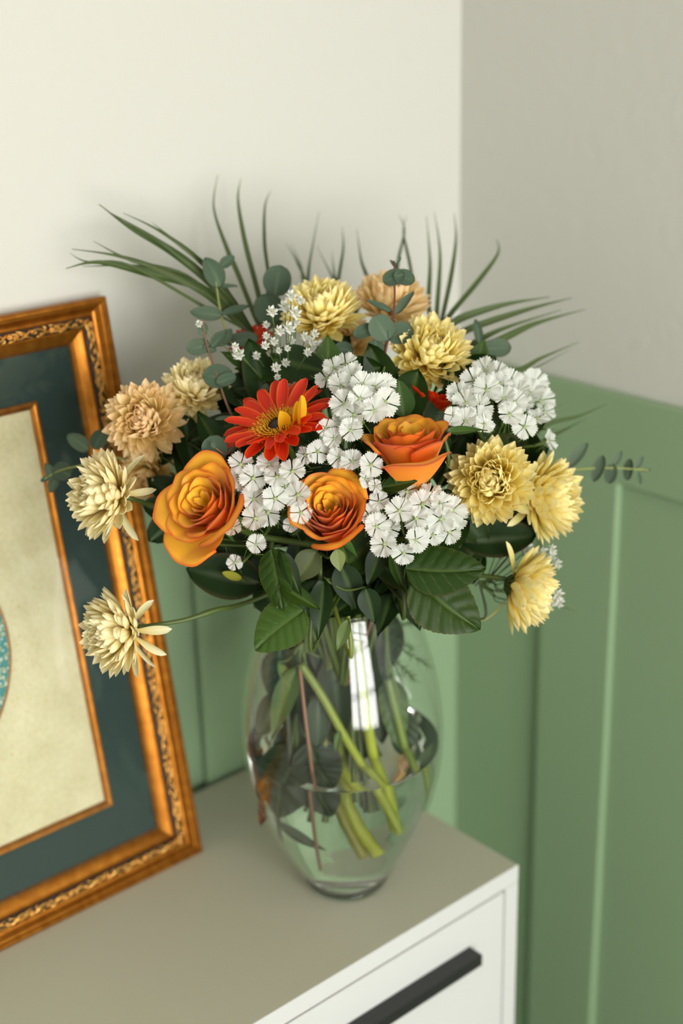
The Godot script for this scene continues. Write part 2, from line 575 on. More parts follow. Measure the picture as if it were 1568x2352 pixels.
func picture() -> void:
	var b := Vector3(-0.0739, 0.0002, -0.1285)
	var up := Vector3(0, 0.541, -0.0941).normalized()
	var nn := Vector3(1, 0, 0).cross(up).normalized()
	var o := thing("framed_picture", "ornate gold framed artwork with a dark green mat, leaning on the wall", "picture frame", b)
	o.basis = Basis(Vector3(1, 0, 0), up, nn)
	var W := 0.530
	var H := 0.5495
	var corner := func(d: float, h: float, k: int) -> Vector3:
		return [Vector3(-d, d, h), Vector3(-d, H - d, h), Vector3(-W + d, H - d, h), Vector3(-W + d, d, h)][k]
	# profile: inward distance, height above the picture plane (0 = the frame's front plane)
	var prof := [[0.0, -0.024], [0.0, -0.0022], [0.0006, -0.0008], [0.0020, 0.0], [0.0042, 0.0], [0.0052, -0.0008], [0.0056, -0.0026], [0.0066, -0.0028], [0.0075, -0.0034], [0.0095, -0.0058], [0.0112, -0.0074], [0.0128, -0.0080], [0.0142, -0.0080], [0.0146, -0.0068], [0.0152, -0.0064]]
	var prof2 := [[0.0152, -0.0064], [0.0154, -0.0070], [0.0180, -0.0062], [0.0210, -0.0064], [0.0236, -0.0076], [0.0246, -0.0088]]
	var prof3 := [[0.0246, -0.0088], [0.0248, -0.0084], [0.0258, -0.0082], [0.0268, -0.0090], [0.0285, -0.0098], [0.0310, -0.0108], [0.0340, -0.0124], [0.0362, -0.0140], [0.0376, -0.0156], [0.0380, -0.0172], [0.0380, -0.024]]
	var slip := [[0.0795, -0.0172], [0.0796, -0.0150], [0.0805, -0.0142], [0.0820, -0.0143], [0.0835, -0.0150], [0.0850, -0.0160], [0.0862, -0.0168], [0.0864, -0.0180]]
	var bar := func(pr: Array, k: int) -> ArrayMesh:
		var g := Geo.new()
		var m := pr.size()
		# each facet flat-shaded at creases: short facets keep their own normals
		for s in m - 1:
			g.grid(2, 2, func(u: float, w: float) -> Array:
				var q: Array = pr[s + roundi(u)]
				return [corner.call(q[0], q[1], k if w < 0.5 else (k + 1) % 4), Color.WHITE], false, true)
		return g.mesh()
	var names := ["frame_side", "frame_top", "frame_side", "frame_bottom"]
	var mot := [scroll_motif(false), scroll_motif(true)]
	for k in 4:
		var rail := part(o, names[k], bar.call(prof, k), M.gold)
		part(rail, "ornament_bed", bar.call(prof2, k), M.umber)
		part(rail, "inner_lip", bar.call(prof3, k), M.gold)
		var p0: Vector3 = corner.call(0.0200, -0.0068, k)
		var p1: Vector3 = corner.call(0.0200, -0.0068, (k + 1) % 4)
		var along := (p1 - p0).normalized()
		var across := Vector3(0, 0, 1).cross(along)
		var len := (p1 - p0).length()
		var cnt := 12
		for i in cnt:
			var mp := p0 + along * (len * (i + 0.5) / cnt)
			part(rail, "carved_scroll", mot[i % 2], M.gold_relief, Transform3D(Basis(along * (len / cnt / 0.0605), across * 0.62, Vector3(0, 0, 1.05)), mp))
		part(o, "inner_slip", bar.call(slip, k), M.gold).set_meta("label", "narrow gold slip around the paper")
	# mat board: a ring
	var g := Geo.new()
	for k in 4:
		g.face(PackedVector3Array([corner.call(0.036, -0.0172, k), corner.call(0.036, -0.0172, (k + 1) % 4), corner.call(0.0815, -0.0172, (k + 1) % 4), corner.call(0.0815, -0.0172, k)]), Vector3(0, 0, 1))
	part(o, "mat_board", g.mesh(), M.mat_board).set_meta("label", "dark green mat")
	g = Geo.new()
	flat_uv(g, W - 0.162, H - 0.162, 0.0)
	var pm := mat(Color.WHITE, 0.8)
	pm.albedo_color = Color(0.86, 0.86, 0.82)
	pm.albedo_texture = paper_texture()
	var paper := part(o, "paper", g.mesh(), pm, Transform3D(Basis(), Vector3(-0.081, 0.081, -0.0182)))
	paper.set_meta("label", "beige paper flecked with gold")
	# round panel of gold scrolls, printed; its rim is a thin gold line
	g = Geo.new()
	var cc := Vector3(-0.2653, 0.2733, -0.0178) - paper.position
	g.grid(96, 2, func(u: float, w: float) -> Array: return [cc + Vector3(cos(u * TAU), -sin(u * TAU), 0) * (0.1155 * w + 0.00001), Color.WHITE], true)
	for k in g.v.size():
		g.t[k] = Vector2(0.5, 0.5) + Vector2(g.v[k].x - cc.x, -(g.v[k].y - cc.y)) / 0.24
		g.n[k] = Vector3(0, 0, 1)
	var mm := mat(Color.WHITE, 0.7)
	mm.albedo_texture = medallion_texture()
	part(paper, "round_panel", g.mesh(), mm).set_meta("label", "teal roundel with gold scrollwork")
	g = Geo.new()
	for rr in [[0.1155, 0.1168], [0.1172, 0.1180]]:
		g.grid(96, 2, func(u: float, w: float) -> Array: return [cc + Vector3(cos(u * TAU), -sin(u * TAU), 0) * lerpf(rr[0], rr[1], w) + Vector3(0, 0, 0.0003), Color.WHITE], true)
	part(paper, "panel_border", g.mesh(), M.gold)
	g = Geo.new()
	g.box(Vector3(-W + 0.036, 0.036, -0.0142), Vector3(-0.036, H - 0.036, -0.0132), 0.0001)
	part(o, "glass", g.mesh(), M.picture_glass)
	g = Geo.new()
	g.box(Vector3(-W + 0.002, 0.002, -0.024), Vector3(-0.002, H - 0.002, -0.0195), 0.0005)
	part(o, "backing_board", g.mesh(), M.umber)

# ------------------------------------------------------------------ stems and leaves
const STEM_A := Color(0.055, 0.090, 0.016)
const STEM_B := Color(0.06, 0.09, 0.012)

# from a flower's back, by the places in via, to the vase's neck and down into the water
func stem(o: Node3D, from: Vector3, back: Vector3, via: Array, r: float, tone := 0, called := "stem", foot := Vector3(0, -1, 0)) -> MeshInstance3D:
	var pts := [from]
	if via.is_empty():
		pts.append(from + back.normalized() * 0.035)
	else:
		pts.append_array(via)
	var a := rng.randf() * TAU
	var rn := sqrt(rng.randf()) * 0.040
	var neck := Vector3(cos(a) * rn, 0.300, sin(a) * rn)
	var last: Vector3 = pts[pts.size() - 1]
	var hub := Vector3(last.x, 0, last.z)
	if hub.length() > 0.01:
		neck = (neck + hub.normalized() * 0.022).limit_length(0.9)
		neck.y = 0.300
		var flat := Vector2(neck.x, neck.z).limit_length(0.043)
		neck.x = flat.x; neck.z = flat.y
	if foot.y < -0.5:
		var fy := rng.randf_range(0.098, 0.130)
		var fr := minf(0.050, inner_radius(fy) - 0.014)
		foot = Vector3(-neck.x * 0.8, fy, -neck.z * 0.8) + Vector3(rng.randf_range(-1, 1), 0, rng.randf_range(-1, 1)) * 0.022
		var ff := Vector2(foot.x, foot.z).limit_length(fr)
		foot.x = ff.x; foot.z = ff.y
	pts.append(Vector3(neck.x * 1.05, 0.345, neck.z * 1.05).lerp(last, 0.12))
	pts.append(neck)
	pts.append(neck.lerp(foot, 0.5))
	pts.append(foot)
	var g := Geo.new()
	var c0 := [STEM_A, Color(0.10, 0.055, 0.022), Color(0.05, 0.075, 0.03), Color(0.14, 0.18, 0.03)][tone] as Color
	var c1 := [STEM_B, Color(0.16, 0.075, 0.04), Color(0.07, 0.09, 0.03), Color(0.25, 0.28, 0.03)][tone] as Color
	g.tube(smooth(pts, 6), r * 0.8, r * 1.15, 8, c0, c1, 0.35)
	return part(o, called, g.mesh(), M.stem, Transform3D(Basis(), -o.position))

func tube_px(o: Node3D, called: String, pts: Array, r0: float, r1: float, c0: Color, c1: Color) -> MeshInstance3D:   # pts: [px, py, depth]
	var w := []
	for q in pts:
		w.append(at(q[0], q[1], q[2]) - o.position)
	var g := Geo.new()
	g.tube(smooth(w, 6), r0, r1, 7, c0, c1)
	return part(o, called, g.mesh(), M.stem)

# leaves: unit length along y, full width 1 across x
func leaf_mesh(kind: String, tone: Color, sd: int) -> ArrayMesh:
	var key := "%s %s %d" % [kind, tone, sd]
	if pool.has(key):
		return pool[key]
	var r := RandomNumberGenerator.new()
	r.seed = sd * 77 + 5
	var bend := r.randf_range(0.1, 0.5) * (1.0 if kind != "round" else 0.5)
	var side := r.randf_range(-0.08, 0.08)
	var wave := r.randf_range(0.0, TAU)
	var light := tone.lerp(Color(0.26, 0.36, 0.11), 0.16)
	var nu := 9
	var nv := 14
	if kind == "serrate":
		nu = 23; nv = 44
	elif kind == "round":
		nu = 11; nv = 15
	var g := Geo.new()
	g.grid(nu, nv, func(u: float, v: float) -> Array:
		var s := 2.0 * u - 1.0
		var w := 0.0
		match kind:
			"round": w = sqrt(maxf(0.0004, 1.0 - pow(2.0 * v - 1.0, 2.0))) * 0.5
			"oblong": w = pow(maxf(0.0002, sin(PI * pow(v, 0.85))), 0.62) * 0.5
			"lance": w = pow(maxf(0.0002, sin(PI * pow(v, 0.72))), 1.05) * 0.5
			_: w = pow(maxf(0.0002, sin(PI * pow(v, 0.70))), 0.72) * 0.5
		var z := 0.0
		var c := tone
		var y := v
		if kind == "serrate":
			var tooth := fposmod(v * 17.0, 1.0)
			w *= 1.0 + 0.055 * tooth * smoothstep(0.75, 1.0, absf(s)) - 0.02
			var vein := fposmod(v * 6.5 - absf(s) * 1.25 + 0.2, 1.0)
			var pleat := absf(vein - 0.5) * 2.0
			z += 0.022 * (1.0 - pleat) * (1.0 - 0.35 * absf(s)) * smoothstep(0.0, 0.25, absf(s))
			z += 0.07 * sqrt(absf(s)) - 0.05 * s * s
			c = tone.lerp(light, 0.75 * smoothstep(0.80, 1.0, pleat) * smoothstep(0.05, 0.2, absf(s)) * (1.0 - 0.5 * absf(s)))
			if absf(s) < 0.07:
				c = light
			z += 0.02 * sin(v * 7.0 + wave) * absf(s)
			if absf(s) > 0.93:
				c = c.lerp(Color(0.10, 0.06, 0.02), 0.35)
		elif kind == "round" or kind == "oblong":
			z += 0.09 * s * s + 0.02 * sin(5.0 * v + wave) * s
			if absf(s) < 0.12:
				c = c.lerp(Color(0.22, 0.27, 0.17), 0.4 * (1.0 - v))
			if absf(s) > 0.9:
				c = c.lerp(Color(0.12, 0.07, 0.05), 0.3)
		else:
			z += 0.10 * absf(s) * (1.0 - v * 0.5) + 0.03 * sin(4.0 * v + wave) * s
			if absf(s) < 0.12:
				c = light
		var zz := z - bend * 0.5 * v * v
		return [Vector3(s * w + side * sin(v * PI), y * (1.0 - 0.08 * bend * v), zz * 0.6), c])
	pool[key] = g.mesh()
	return pool[key]

# a leaf whose middle is at (px, py), lying along the image angle deg, with its face tilted (nx, ny) from the viewer and its tip leaning tz towards the viewer
func leaf(o: Node3D, called: String, kind: String, tone: Color, px: float, py: float, d: float, lpx: float, wpx: float, deg: float, nx := 0.0, ny := 0.25, tz := 0.0, sd := -1) -> MeshInstance3D:
	var a := deg_to_rad(deg)
	var y := dir(cos(a), sin(a), tz)
	var b := basis_y(y, dir(nx, ny, 1.0))
	var L := lpx * d / FPX
	var Wd := wpx * d / FPX
	var base := at(px, py, d) - y * L * 0.5
	var m := leaf_mesh(kind, tone, sd if sd >= 0 else rng.randi() % 4)
	return part(o, called, m, M.matt_leaf if kind in ["round", "oblong"] else M.leaf, Transform3D(Basis(b.x * Wd, b.y * L, b.z * L), base - o.position))

# ------------------------------------------------------------------ chrysanthemums
const CREAM := [Color(1.0, 0.76, 0.24), Color(1.0, 0.90, 0.50), Color(1.0, 0.94, 0.66)]
const YELLOW := [Color(1.0, 0.72, 0.10), Color(1.0, 0.88, 0.31), Color(1.0, 0.93, 0.52)]
const PEACH := [Color(1.0, 0.66, 0.18), Color(1.0, 0.85, 0.43), Color(1.0, 0.79, 0.50)]

func mum_petal(pal: Array, kind: int, sd: int) -> ArrayMesh:
	var key := "mum %s %d %d" % [pal[0], kind, sd]
	if pool.has(key):
		return pool[key]
	var r := RandomNumberGenerator.new()
	r.seed = sd * 31 + kind * 7 + 1
	var curl: float = [1.7, 1.15, 0.75, -0.45][kind] + r.randf_range(-0.25, 0.25)
	var cup: float = [0.9, 0.75, 0.55, 0.35][kind] + r.randf_range(-0.12, 0.12)
	var wm: float = [0.155, 0.150, 0.145, 0.12][kind] * r.randf_range(0.9, 1.12)
	var twist := r.randf_range(-0.25, 0.25)
	var pink := r.randf() * 0.5
	var g := Geo.new()
	g.grid(7, 10, func(u: float, v: float) -> Array:
		var s := 2.0 * u - 1.0
		var e := maxf(0.0, (v - 0.62) / 0.38)
		var w := wm * (0.34 + 0.66 * smoothstep(0.0, 0.6, v)) * sqrt(maxf(0.012, 1.0 - pow(e, 2.0)))
		var a := curl * v
		var y := sin(a) / curl
		var z := (1.0 - cos(a)) / curl
		var lift := cup * w * s * s
		var x := s * w * (1.0 - 0.12 * cup)
		var p := Vector3(x, y - lift * sin(a), z + lift * cos(a))
		p = p.rotated(Vector3.UP, twist * v)
		var c: Color = pal[0].lerp(pal[1], smoothstep(0.05, 0.55, v)).lerp(pal[2], smoothstep(0.55, 1.0, v))
		c = c.lerp(Color(0.85, 0.50, 0.32), pink * smoothstep(0.86, 1.0, maxf(v, absf(s) * 0.95)))
		c = c * (1.0 - 0.06 * absf(sin(s * 7.0)))
		return [p, c])
	pool[key] = g.mesh()
	return pool[key]

func mum_head(o: Node3D, base: Vector3, facing: Vector3, R: float, pal: Array, n: int, spread: float, droop := 3) -> void:
	var b := basis_y(facing, Vector3(0, 1, 0.2)).rotated(facing.normalized(), rng.randf() * TAU)
	var g := Geo.new()
	g.lathe(dense([Vector2(0.0, -0.20), Vector2(0.07, -0.20), Vector2(0.16, -0.13), Vector2(0.26, 0.0), Vector2(0.24, 0.10), Vector2(0.12, 0.2), Vector2(0.0, 0.22)], 3), 16, func(w): return Color(0.05, 0.085, 0.02).lerp(Color(0.5, 0.36, 0.06), smoothstep(0.45, 0.6, w)))
	for k in 14:     # bracts
		var a := k * TAU / 14.0
		var d := Vector3(cos(a), 0, sin(a))
		g.tube(smooth([d * 0.12 + Vector3(0, -0.16, 0), d * 0.25 + Vector3(0, -0.05, 0), d * 0.33 + Vector3(0, 0.05, 0)], 3), 0.035, 0.01, 5, Color(0.05, 0.09, 0.02), Color(0.08, 0.12, 0.03))
	var head := part(o, "flower_head", g.mesh(), M.stem, Transform3D(b.scaled_local(Vector3.ONE * R), base - o.position))
	n = int(n * 1.7)
	for k in n:
		var t := (k + 0.5) / n
		var az := k * 2.399963 + rng.randf_range(-0.12, 0.12)
		var th := acos(1.0 - pow(t, 1.12) * (1.0 - cos(spread))) + rng.randf_range(-0.06, 0.06)
		var kind := 0 if t < 0.13 else 1 if t < 0.42 else 2
		var L := lerpf(0.58, 0.84, smoothstep(0.0, 0.4, t)) * rng.randf_range(0.90, 1.08)
		if k >= n - droop:
			kind = 3
			th = spread + rng.randf_range(0.05, 0.4)
			L = rng.randf_range(0.68, 0.88)
		var d := Vector3(sin(th) * cos(az), cos(th), sin(th) * sin(az))
		var q := basis_y(d, Vector3.UP if th > 0.25 else -Vector3(cos(az), 0, sin(az)))
		if th > 1.4 and kind != 3:
			q = q.rotated(q.x, rng.randf_range(-0.1, 0.1))
		q = q.rotated(d, rng.randf_range(-0.3, 0.3))
		part(head, "petal", mum_petal(pal, kind, rng.randi() % 5), M.petal, Transform3D(q.scaled_local(Vector3.ONE * L), d * 0.17 - Vector3(0, 0.02, 0)))

func mum(label: String, px: float, py: float, d: float, face: Vector3, rpx: float, pal: Array, n := 120, spread := 1.72, via := [], droop := 3) -> Node3D:
	var base := at(px, py, d)
	var o := thing("chrysanthemum", label, "chrysanthemum", base, "pale yellow chrysanthemums in the bouquet")
	var f := dir(face.x, face.y, face.z)
	mum_head(o, base, f, rpx * d / FPX, pal, n, spread, droop)
	var vw := []
	for q in via:
		vw.append(at(q[0], q[1], q[2]))
	stem(o, base - f * rpx * d / FPX * 0.18, -f, vw, 0.0021)
	return o

# ------------------------------------------------------------------ roses
func rose_petal(i: int, n: int, sd: int, az: float, open := 1.0) -> ArrayMesh:
	var r := RandomNumberGenerator.new()
	r.seed = sd * 131 + i * 17
	var t := float(i) / (n - 1)
	var A := lerpf(1.25, 0.80, t) * r.randf_range(0.92, 1.08)
	var rt := lerpf(0.075, 0.92 * lerpf(1.0, open, 0.5), pow(t, 0.85))
	var rb := lerpf(0.03, 0.20, t)
	var h := lerpf(1.22, 1.32, t) * r.randf_range(0.96, 1.03)
	if t < 0.3:
		h = lerpf(1.12, 1.24, t / 0.3) * r.randf_range(0.97, 1.02)
	var flare := (0.10 + 0.30 * open * t * t) * r.randf_range(0.75, 1.2)
	var drop := 0.05 * t + 0.12 * t * t
	var ph := r.randf() * TAU
	var skew := r.randf_range(-0.12, 0.12)
	var notch := r.randf_range(0.0, 0.05)
	var shape := func(u: float, v: float) -> Vector3:
		var s := 2.0 * u - 1.0
		var wide := 0.42 + 0.58 * sin(minf(1.0, v * 0.95 + 0.12) * PI * 0.58)
		var phi := az + s * A * wide
		var top := h * (1.0 - 0.16 * pow(absf(s), 2.4) + skew * s * 0.5 - notch * exp(-s * s * 30.0))
		var rr := lerpf(rb, rt, pow(sin(v * PI / 2.0), 0.9)) + 0.035 * s
		rr += flare * pow(v, 4.0) * (0.6 + 0.4 * cos(s * 2.0)) 
		rr += (0.014 + 0.028 * t) * sin(s * 4.2 + ph) * pow(v, 4.0) + 0.012 * sin(s * 11.0 + ph * 2.0) * pow(v, 8.0)
		var y := top * v - drop * pow(v, 7.0) * 1.3
		return Vector3(cos(phi) * rr, y, sin(phi) * rr)
	var yel := Color(1.0, 0.72, 0.05)
	var ora := Color(1.0, 0.36, 0.02)
	var red := Color(0.86, 0.07, 0.012)
	var inside := func(s: float, v: float) -> Color:
		var q := smoothstep(0.6, 1.0, v) * (0.10 + 0.5 * t)
		var c := yel.lerp(ora, q)
		var edge := maxf(smoothstep(0.93, 1.0, v), smoothstep(0.88, 1.0, absf(s)) * smoothstep(0.5, 0.9, v))
		return c.lerp(red, edge * (0.12 + 0.65 * t))
	var outside := func(s: float, v: float) -> Color:
		var c := Color(0.98, 0.40, 0.05).lerp(ora, smoothstep(0.1, 0.5, v)).lerp(Color(0.90, 0.17, 0.04), smoothstep(0.45, 1.0, v) * t)
		var edge := maxf(smoothstep(0.88, 1.0, v), smoothstep(0.8, 1.0, absf(s)) * smoothstep(0.4, 0.9, v))
		return c.lerp(red, edge * (0.15 + 0.65 * t))
	var g := Geo.new()
	var nu := 21
	var nv := 15
	g.grid(nu, nv, func(u: float, v: float) -> Array: return [shape.call(u, v), outside.call(2.0 * u - 1.0, v)], false, true)
	var first := nu * nv
	g.grid(nu, nv, func(u: float, v: float) -> Array: return [shape.call(u, v), inside.call(2.0 * u - 1.0, v)], false, false)
	# the two faces stand a little apart
	for k in first:
		var e := g.n[k] * 0.008
		g.v[k] += e
		g.v[first + k] += -e * 0.4
	# close the rim
	var ring := []
	for i2 in nu:
		ring.append((nv - 1) * nu + i2)
	for i2 in range(nu - 1):
		var a: int = ring[i2]
		var b: int = ring[i2 + 1]
		g.ix.append_array(PackedInt32Array([a, b, first + a, b, first + b, first + a]))
	return g.mesh()

func rose(label: String, px: float, py: float, d: float, face: Vector3, R: float, sd: int, n := 30, stretch := 1.0, extra := [], open := 1.0) -> Node3D:
	var base := at(px, py, d)
	var o := thing("rose", label, "rose", base, "orange roses at the front of the bouquet")
	var f := dir(face.x, face.y, face.z)
	var b := basis_y(f, dir(0, -1, 0.3))
	var g := Geo.new()
	g.lathe(dense([Vector2(0.0, -0.22), Vector2(0.10, -0.2), Vector2(0.17, -0.08), Vector2(0.16, 0.02), Vector2(0.10, 0.08), Vector2(0.0, 0.10)], 3), 14, func(_w): return Color(0.06, 0.12, 0.02))
	for k in 5:      # sepals
		var a := k * TAU / 5.0 + 0.4
		var dd := Vector3(cos(a), 0, sin(a))
		var tt := dd.cross(Vector3.UP)
		g.grid(4, 7, func(u: float, v: float) -> Array:
			var s := 2.0 * u - 1.0
			var w := 0.13 * sin(PI * pow(v * 0.94 + 0.03, 0.6))
			return [dd * (0.15 + 0.42 * v - 0.1 * v * v) + Vector3(0, -0.04 - 0.42 * v * v, 0) + tt * s * w + Vector3(0, 0.04 * s * s, 0), Color(0.05, 0.11, 0.02)])
	var head := part(o, "flower_head", g.mesh(), M.leaf, Transform3D(b.scaled_local(Vector3(R, R * stretch, R)), base - o.position))
	for i in n:
		var az := i * 2.399963 + sd
		part(head, "petal", rose_petal(i, n, sd, az, open), M.rose)
	for q in extra:   # big outer petals: [azimuth in degrees, lean]
		var m := rose_petal(n - 1, n, sd + 40 + int(q[0]), deg_to_rad(q[0]))
		var ax := Vector3(-sin(deg_to_rad(q[0])), 0, cos(deg_to_rad(q[0])))
		part(head, "petal", m, M.rose, Transform3D(Basis(ax, -q[1]).scaled_local(Vector3.ONE * q[2]), Vector3(0, -0.02, 0)))
	stem(o, base - f * R * 0.15, -f, [], 0.0031, 0)
	return o

# ------------------------------------------------------------------ gerberas
func gerbera_petal(row: int, sd: int) -> ArrayMesh:
	var key := "gerbera %d %d" % [row, sd]
	if pool.has(key):
		return pool[key]
	var r := RandomNumberGenerator.new()
	r.seed = sd * 13 + row + 3
	var curl := r.randf_range(-0.35, 0.30) + 0.05
	var wm := r.randf_range(0.100, 0.128)
	var tw := r.randf_range(-0.2, 0.2)
	var g := Geo.new()
	g.grid(9, 14, func(u: float, v: float) -> Array:
		var s := 2.0 * u - 1.0
		var e := maxf(0.0, (v - 0.62) / 0.38)
		var w := wm * (0.45 + 0.55 * smoothstep(0.0, 0.5, v)) * sqrt(maxf(0.02, 1.0 - pow(e, 2.3)))
		var p := Vector3(s * w, v, curl * 0.5 * v * v + 0.5 * w * s * s + 0.006 * cos(s * 9.0)).rotated(Vector3.UP, tw * v)
		var c := Color(0.80, 0.10, 0.006).lerp(Color(0.74, 0.035, 0.005), smoothstep(0.1, 0.5, v))
		c = c.lerp(Color(0.92, 0.22, 0.02), 0.8 * smoothstep(0.82, 1.0, absf(s)))
		return [p, c])
	pool[key] = g.mesh()
	return pool[key]

func gerbera(label: String, px: float, py: float, d: float, face: Vector3, rpx: float, full := true) -> Node3D:
	var base := at(px, py, d)
	var o := thing("gerbera", label, "gerbera", base, "red gerberas in the bouquet")
	var f := dir(face.x, face.y, face.z)
	var R := rpx * d / FPX
	var b := basis_y(f, dir(0.3, 1, 0))
	var g := Geo.new()
	g.lathe(dense([Vector2(0.0, -0.18), Vector2(0.1, -0.16), Vector2(0.24, -0.05), Vector2(0.28, 0.0), Vector2(0.2, 0.05), Vector2(0.0, 0.06)], 3), 18, func(w): return Color(0.06, 0.11, 0.02).lerp(Color(0.03, 0.008, 0.004), smoothstep(0.55, 0.75, w)))
	var head := part(o, "flower_head", g.mesh(), M.stem, Transform3D(b.scaled_local(Vector3.ONE * R), base - o.position))
	for row in 2:
		var n: int = [21, 19][row]
		for k in n:
			var az := (k + 0.5 * row) * TAU / n + rng.randf_range(-0.06, 0.06)
			var th: float = [1.48, 1.34][row] + rng.randf_range(-0.13, 0.10)
			var dd := Vector3(sin(th) * cos(az), cos(th), sin(th) * sin(az))
			var q := basis_y(dd, Vector3.UP)
			var L: float = [0.80, 0.74][row] * rng.randf_range(0.92, 1.06)
			part(head, "petal", gerbera_petal(row, rng.randi() % 6), M.petal, Transform3D(Basis(q.x, q.y * L, q.z), Vector3(cos(az), 0, sin(az)) * 0.2 + Vector3(0, 0.02 * row, 0)))
	if not full:
		stem(o, base - f * R * 0.15, -f, [], 0.0022)
		return o
	# ring of short inner florets, and the dark eye
	g = Geo.new()
	for ring in 7:
		var rr := lerpf(0.17, 0.44, ring / 6.0)
		var n := int(22 + ring * 8)
		for k in n:
			var az := (k + 0.5 * (ring % 2)) * TAU / n + rng.randf_range(-0.05, 0.05)
			var dd := Vector3(cos(az), 0, sin(az))
			var lean := lerpf(0.15, 1.05, ring / 6.0)
			var tip := dd * rr + (dd * sin(lean) + Vector3.UP * cos(lean)) * lerpf(0.07, 0.14, ring / 6.0) * rng.randf_range(0.8, 1.2)
			var c := Color(0.95, 0.55, 0.03).lerp(Color(0.90, 0.20, 0.01), smoothstep(3.5, 6.0, float(ring)))
			g.tube(PackedVector3Array([dd * rr + Vector3(0, 0.03, 0), (dd * rr + tip) / 2 + Vector3(0, 0.03, 0), tip + Vector3(0, 0.02, 0)]), 0.024, 0.012, 4, c * 0.8, c)
	part(head, "disc_florets", g.mesh(), M.petal).set_meta("kind", "stuff")
	g = Geo.new()
	g.ball(Vector3(0, 0.03, 0), Vector3(0.19, 0.05, 0.19), Color(0.018, 0.005, 0.003), 16, 8)
	for k in 60:
		var rr := 0.17 * sqrt((k + 0.5) / 60.0)
		var az := k * 2.4
		g.ball(Vector3(cos(az) * rr, 0.07, sin(az) * rr), Vector3(0.012, 0.02, 0.012), Color(0.05, 0.015, 0.006), 5, 4)
	part(head, "eye", g.mesh(), M.stem).set_meta("label", "dark brown eye")
	stem(o, base - f * R * 0.15, -f, [], 0.0026)
	return o

# ------------------------------------------------------------------ sweet williams
func william_petal(sd: int) -> ArrayMesh:
	var key := "william %d" % sd
	if pool.has(key):
		return pool[key]
	var r := RandomNumberGenerator.new()
	r.seed = sd + 60
	var ph := r.randf() * TAU
	var rise := r.randf_range(-0.10, 0.14)
	var g := Geo.new()
	g.grid(13, 7, func(u: float, v: float) -> Array:
		var s := 2.0 * u - 1.0
		var a := s * 0.575 * (0.78 + 0.22 * smoothstep(0.0, 0.6, v))
		var tooth := 0.11 * (1.0 if (roundi(u * 12.0) % 2) == 0 else 0.0)
		var rr := 0.06 + 0.94 * v * (1.0 - 0.10 * s * s) - tooth * smoothstep(0.8, 1.0, v) + 0.02 * sin(s * 5.0 + ph) * v
		var y := 0.10 * v + rise * v * v + 0.075 * sin(s * 5.5 + ph) * v * v + 0.012 * cos(s * 22.0) * v
		var c := Color(0.75, 0.76, 0.715).lerp(Color(0.46, 0.56, 0.34), 0.9 * (1.0 - smoothstep(0.02, 0.25, v)))
		c = c.lerp(Color(0.70, 0.74, 0.64), 0.35 * absf(cos(s * 11.0)) * (1.0 - v))
		return [Vector3(sin(a) * rr, y, cos(a) * rr), c], false, true)
	pool[key] = g.mesh()
	return pool[key]

func floret_base() -> ArrayMesh:
	if pool.has("floret base"):
		return pool["floret base"]
	var g := Geo.new()
	g.tube(PackedVector3Array([Vector3(0, -1.5, 0), Vector3(0, -0.9, 0), Vector3(0, -0.3, 0), Vector3(0, 0.03, 0)]), 0.13, 0.17, 7, Color(0.10, 0.17, 0.03), Color(0.30, 0.36, 0.14))
	for k in 2:      # stamens
		var a := k * 2.6
		g.tube(PackedVector3Array([Vector3.ZERO, Vector3(cos(a) * 0.06, 0.18, sin(a) * 0.06), Vector3(cos(a) * 0.14, 0.34, sin(a) * 0.14)]), 0.016, 0.014, 4, Color(0.5, 0.55, 0.4), Color(0.35, 0.42, 0.3))
	g.ball(Vector3(0, 0.04, 0), Vector3(0.07, 0.05, 0.07), Color(0.35, 0.42, 0.22), 7, 5)
	pool["floret base"] = g.mesh()
	return pool["floret base"]

func floret(o: Node3D, where: Vector3, f: Vector3, r: float, open: float) -> void:
	var b := basis_y(f, Vector3(0, 0.4, 1)).rotated(f.normalized(), rng.randf() * TAU)
	var h := part(o, "floret", floret_base(), M.stem, Transform3D(b.scaled_local(Vector3.ONE * r), where - o.position))
	for k in 5:
		var q := Basis(Vector3.UP, k * TAU / 5.0 + rng.randf_range(-0.08, 0.08)) * Basis(Vector3.RIGHT, -open + rng.randf_range(-0.18, 0.18))
		part(h, "petal", william_petal(rng.randi() % 5), M.petal, Transform3D(q, Vector3.ZERO))

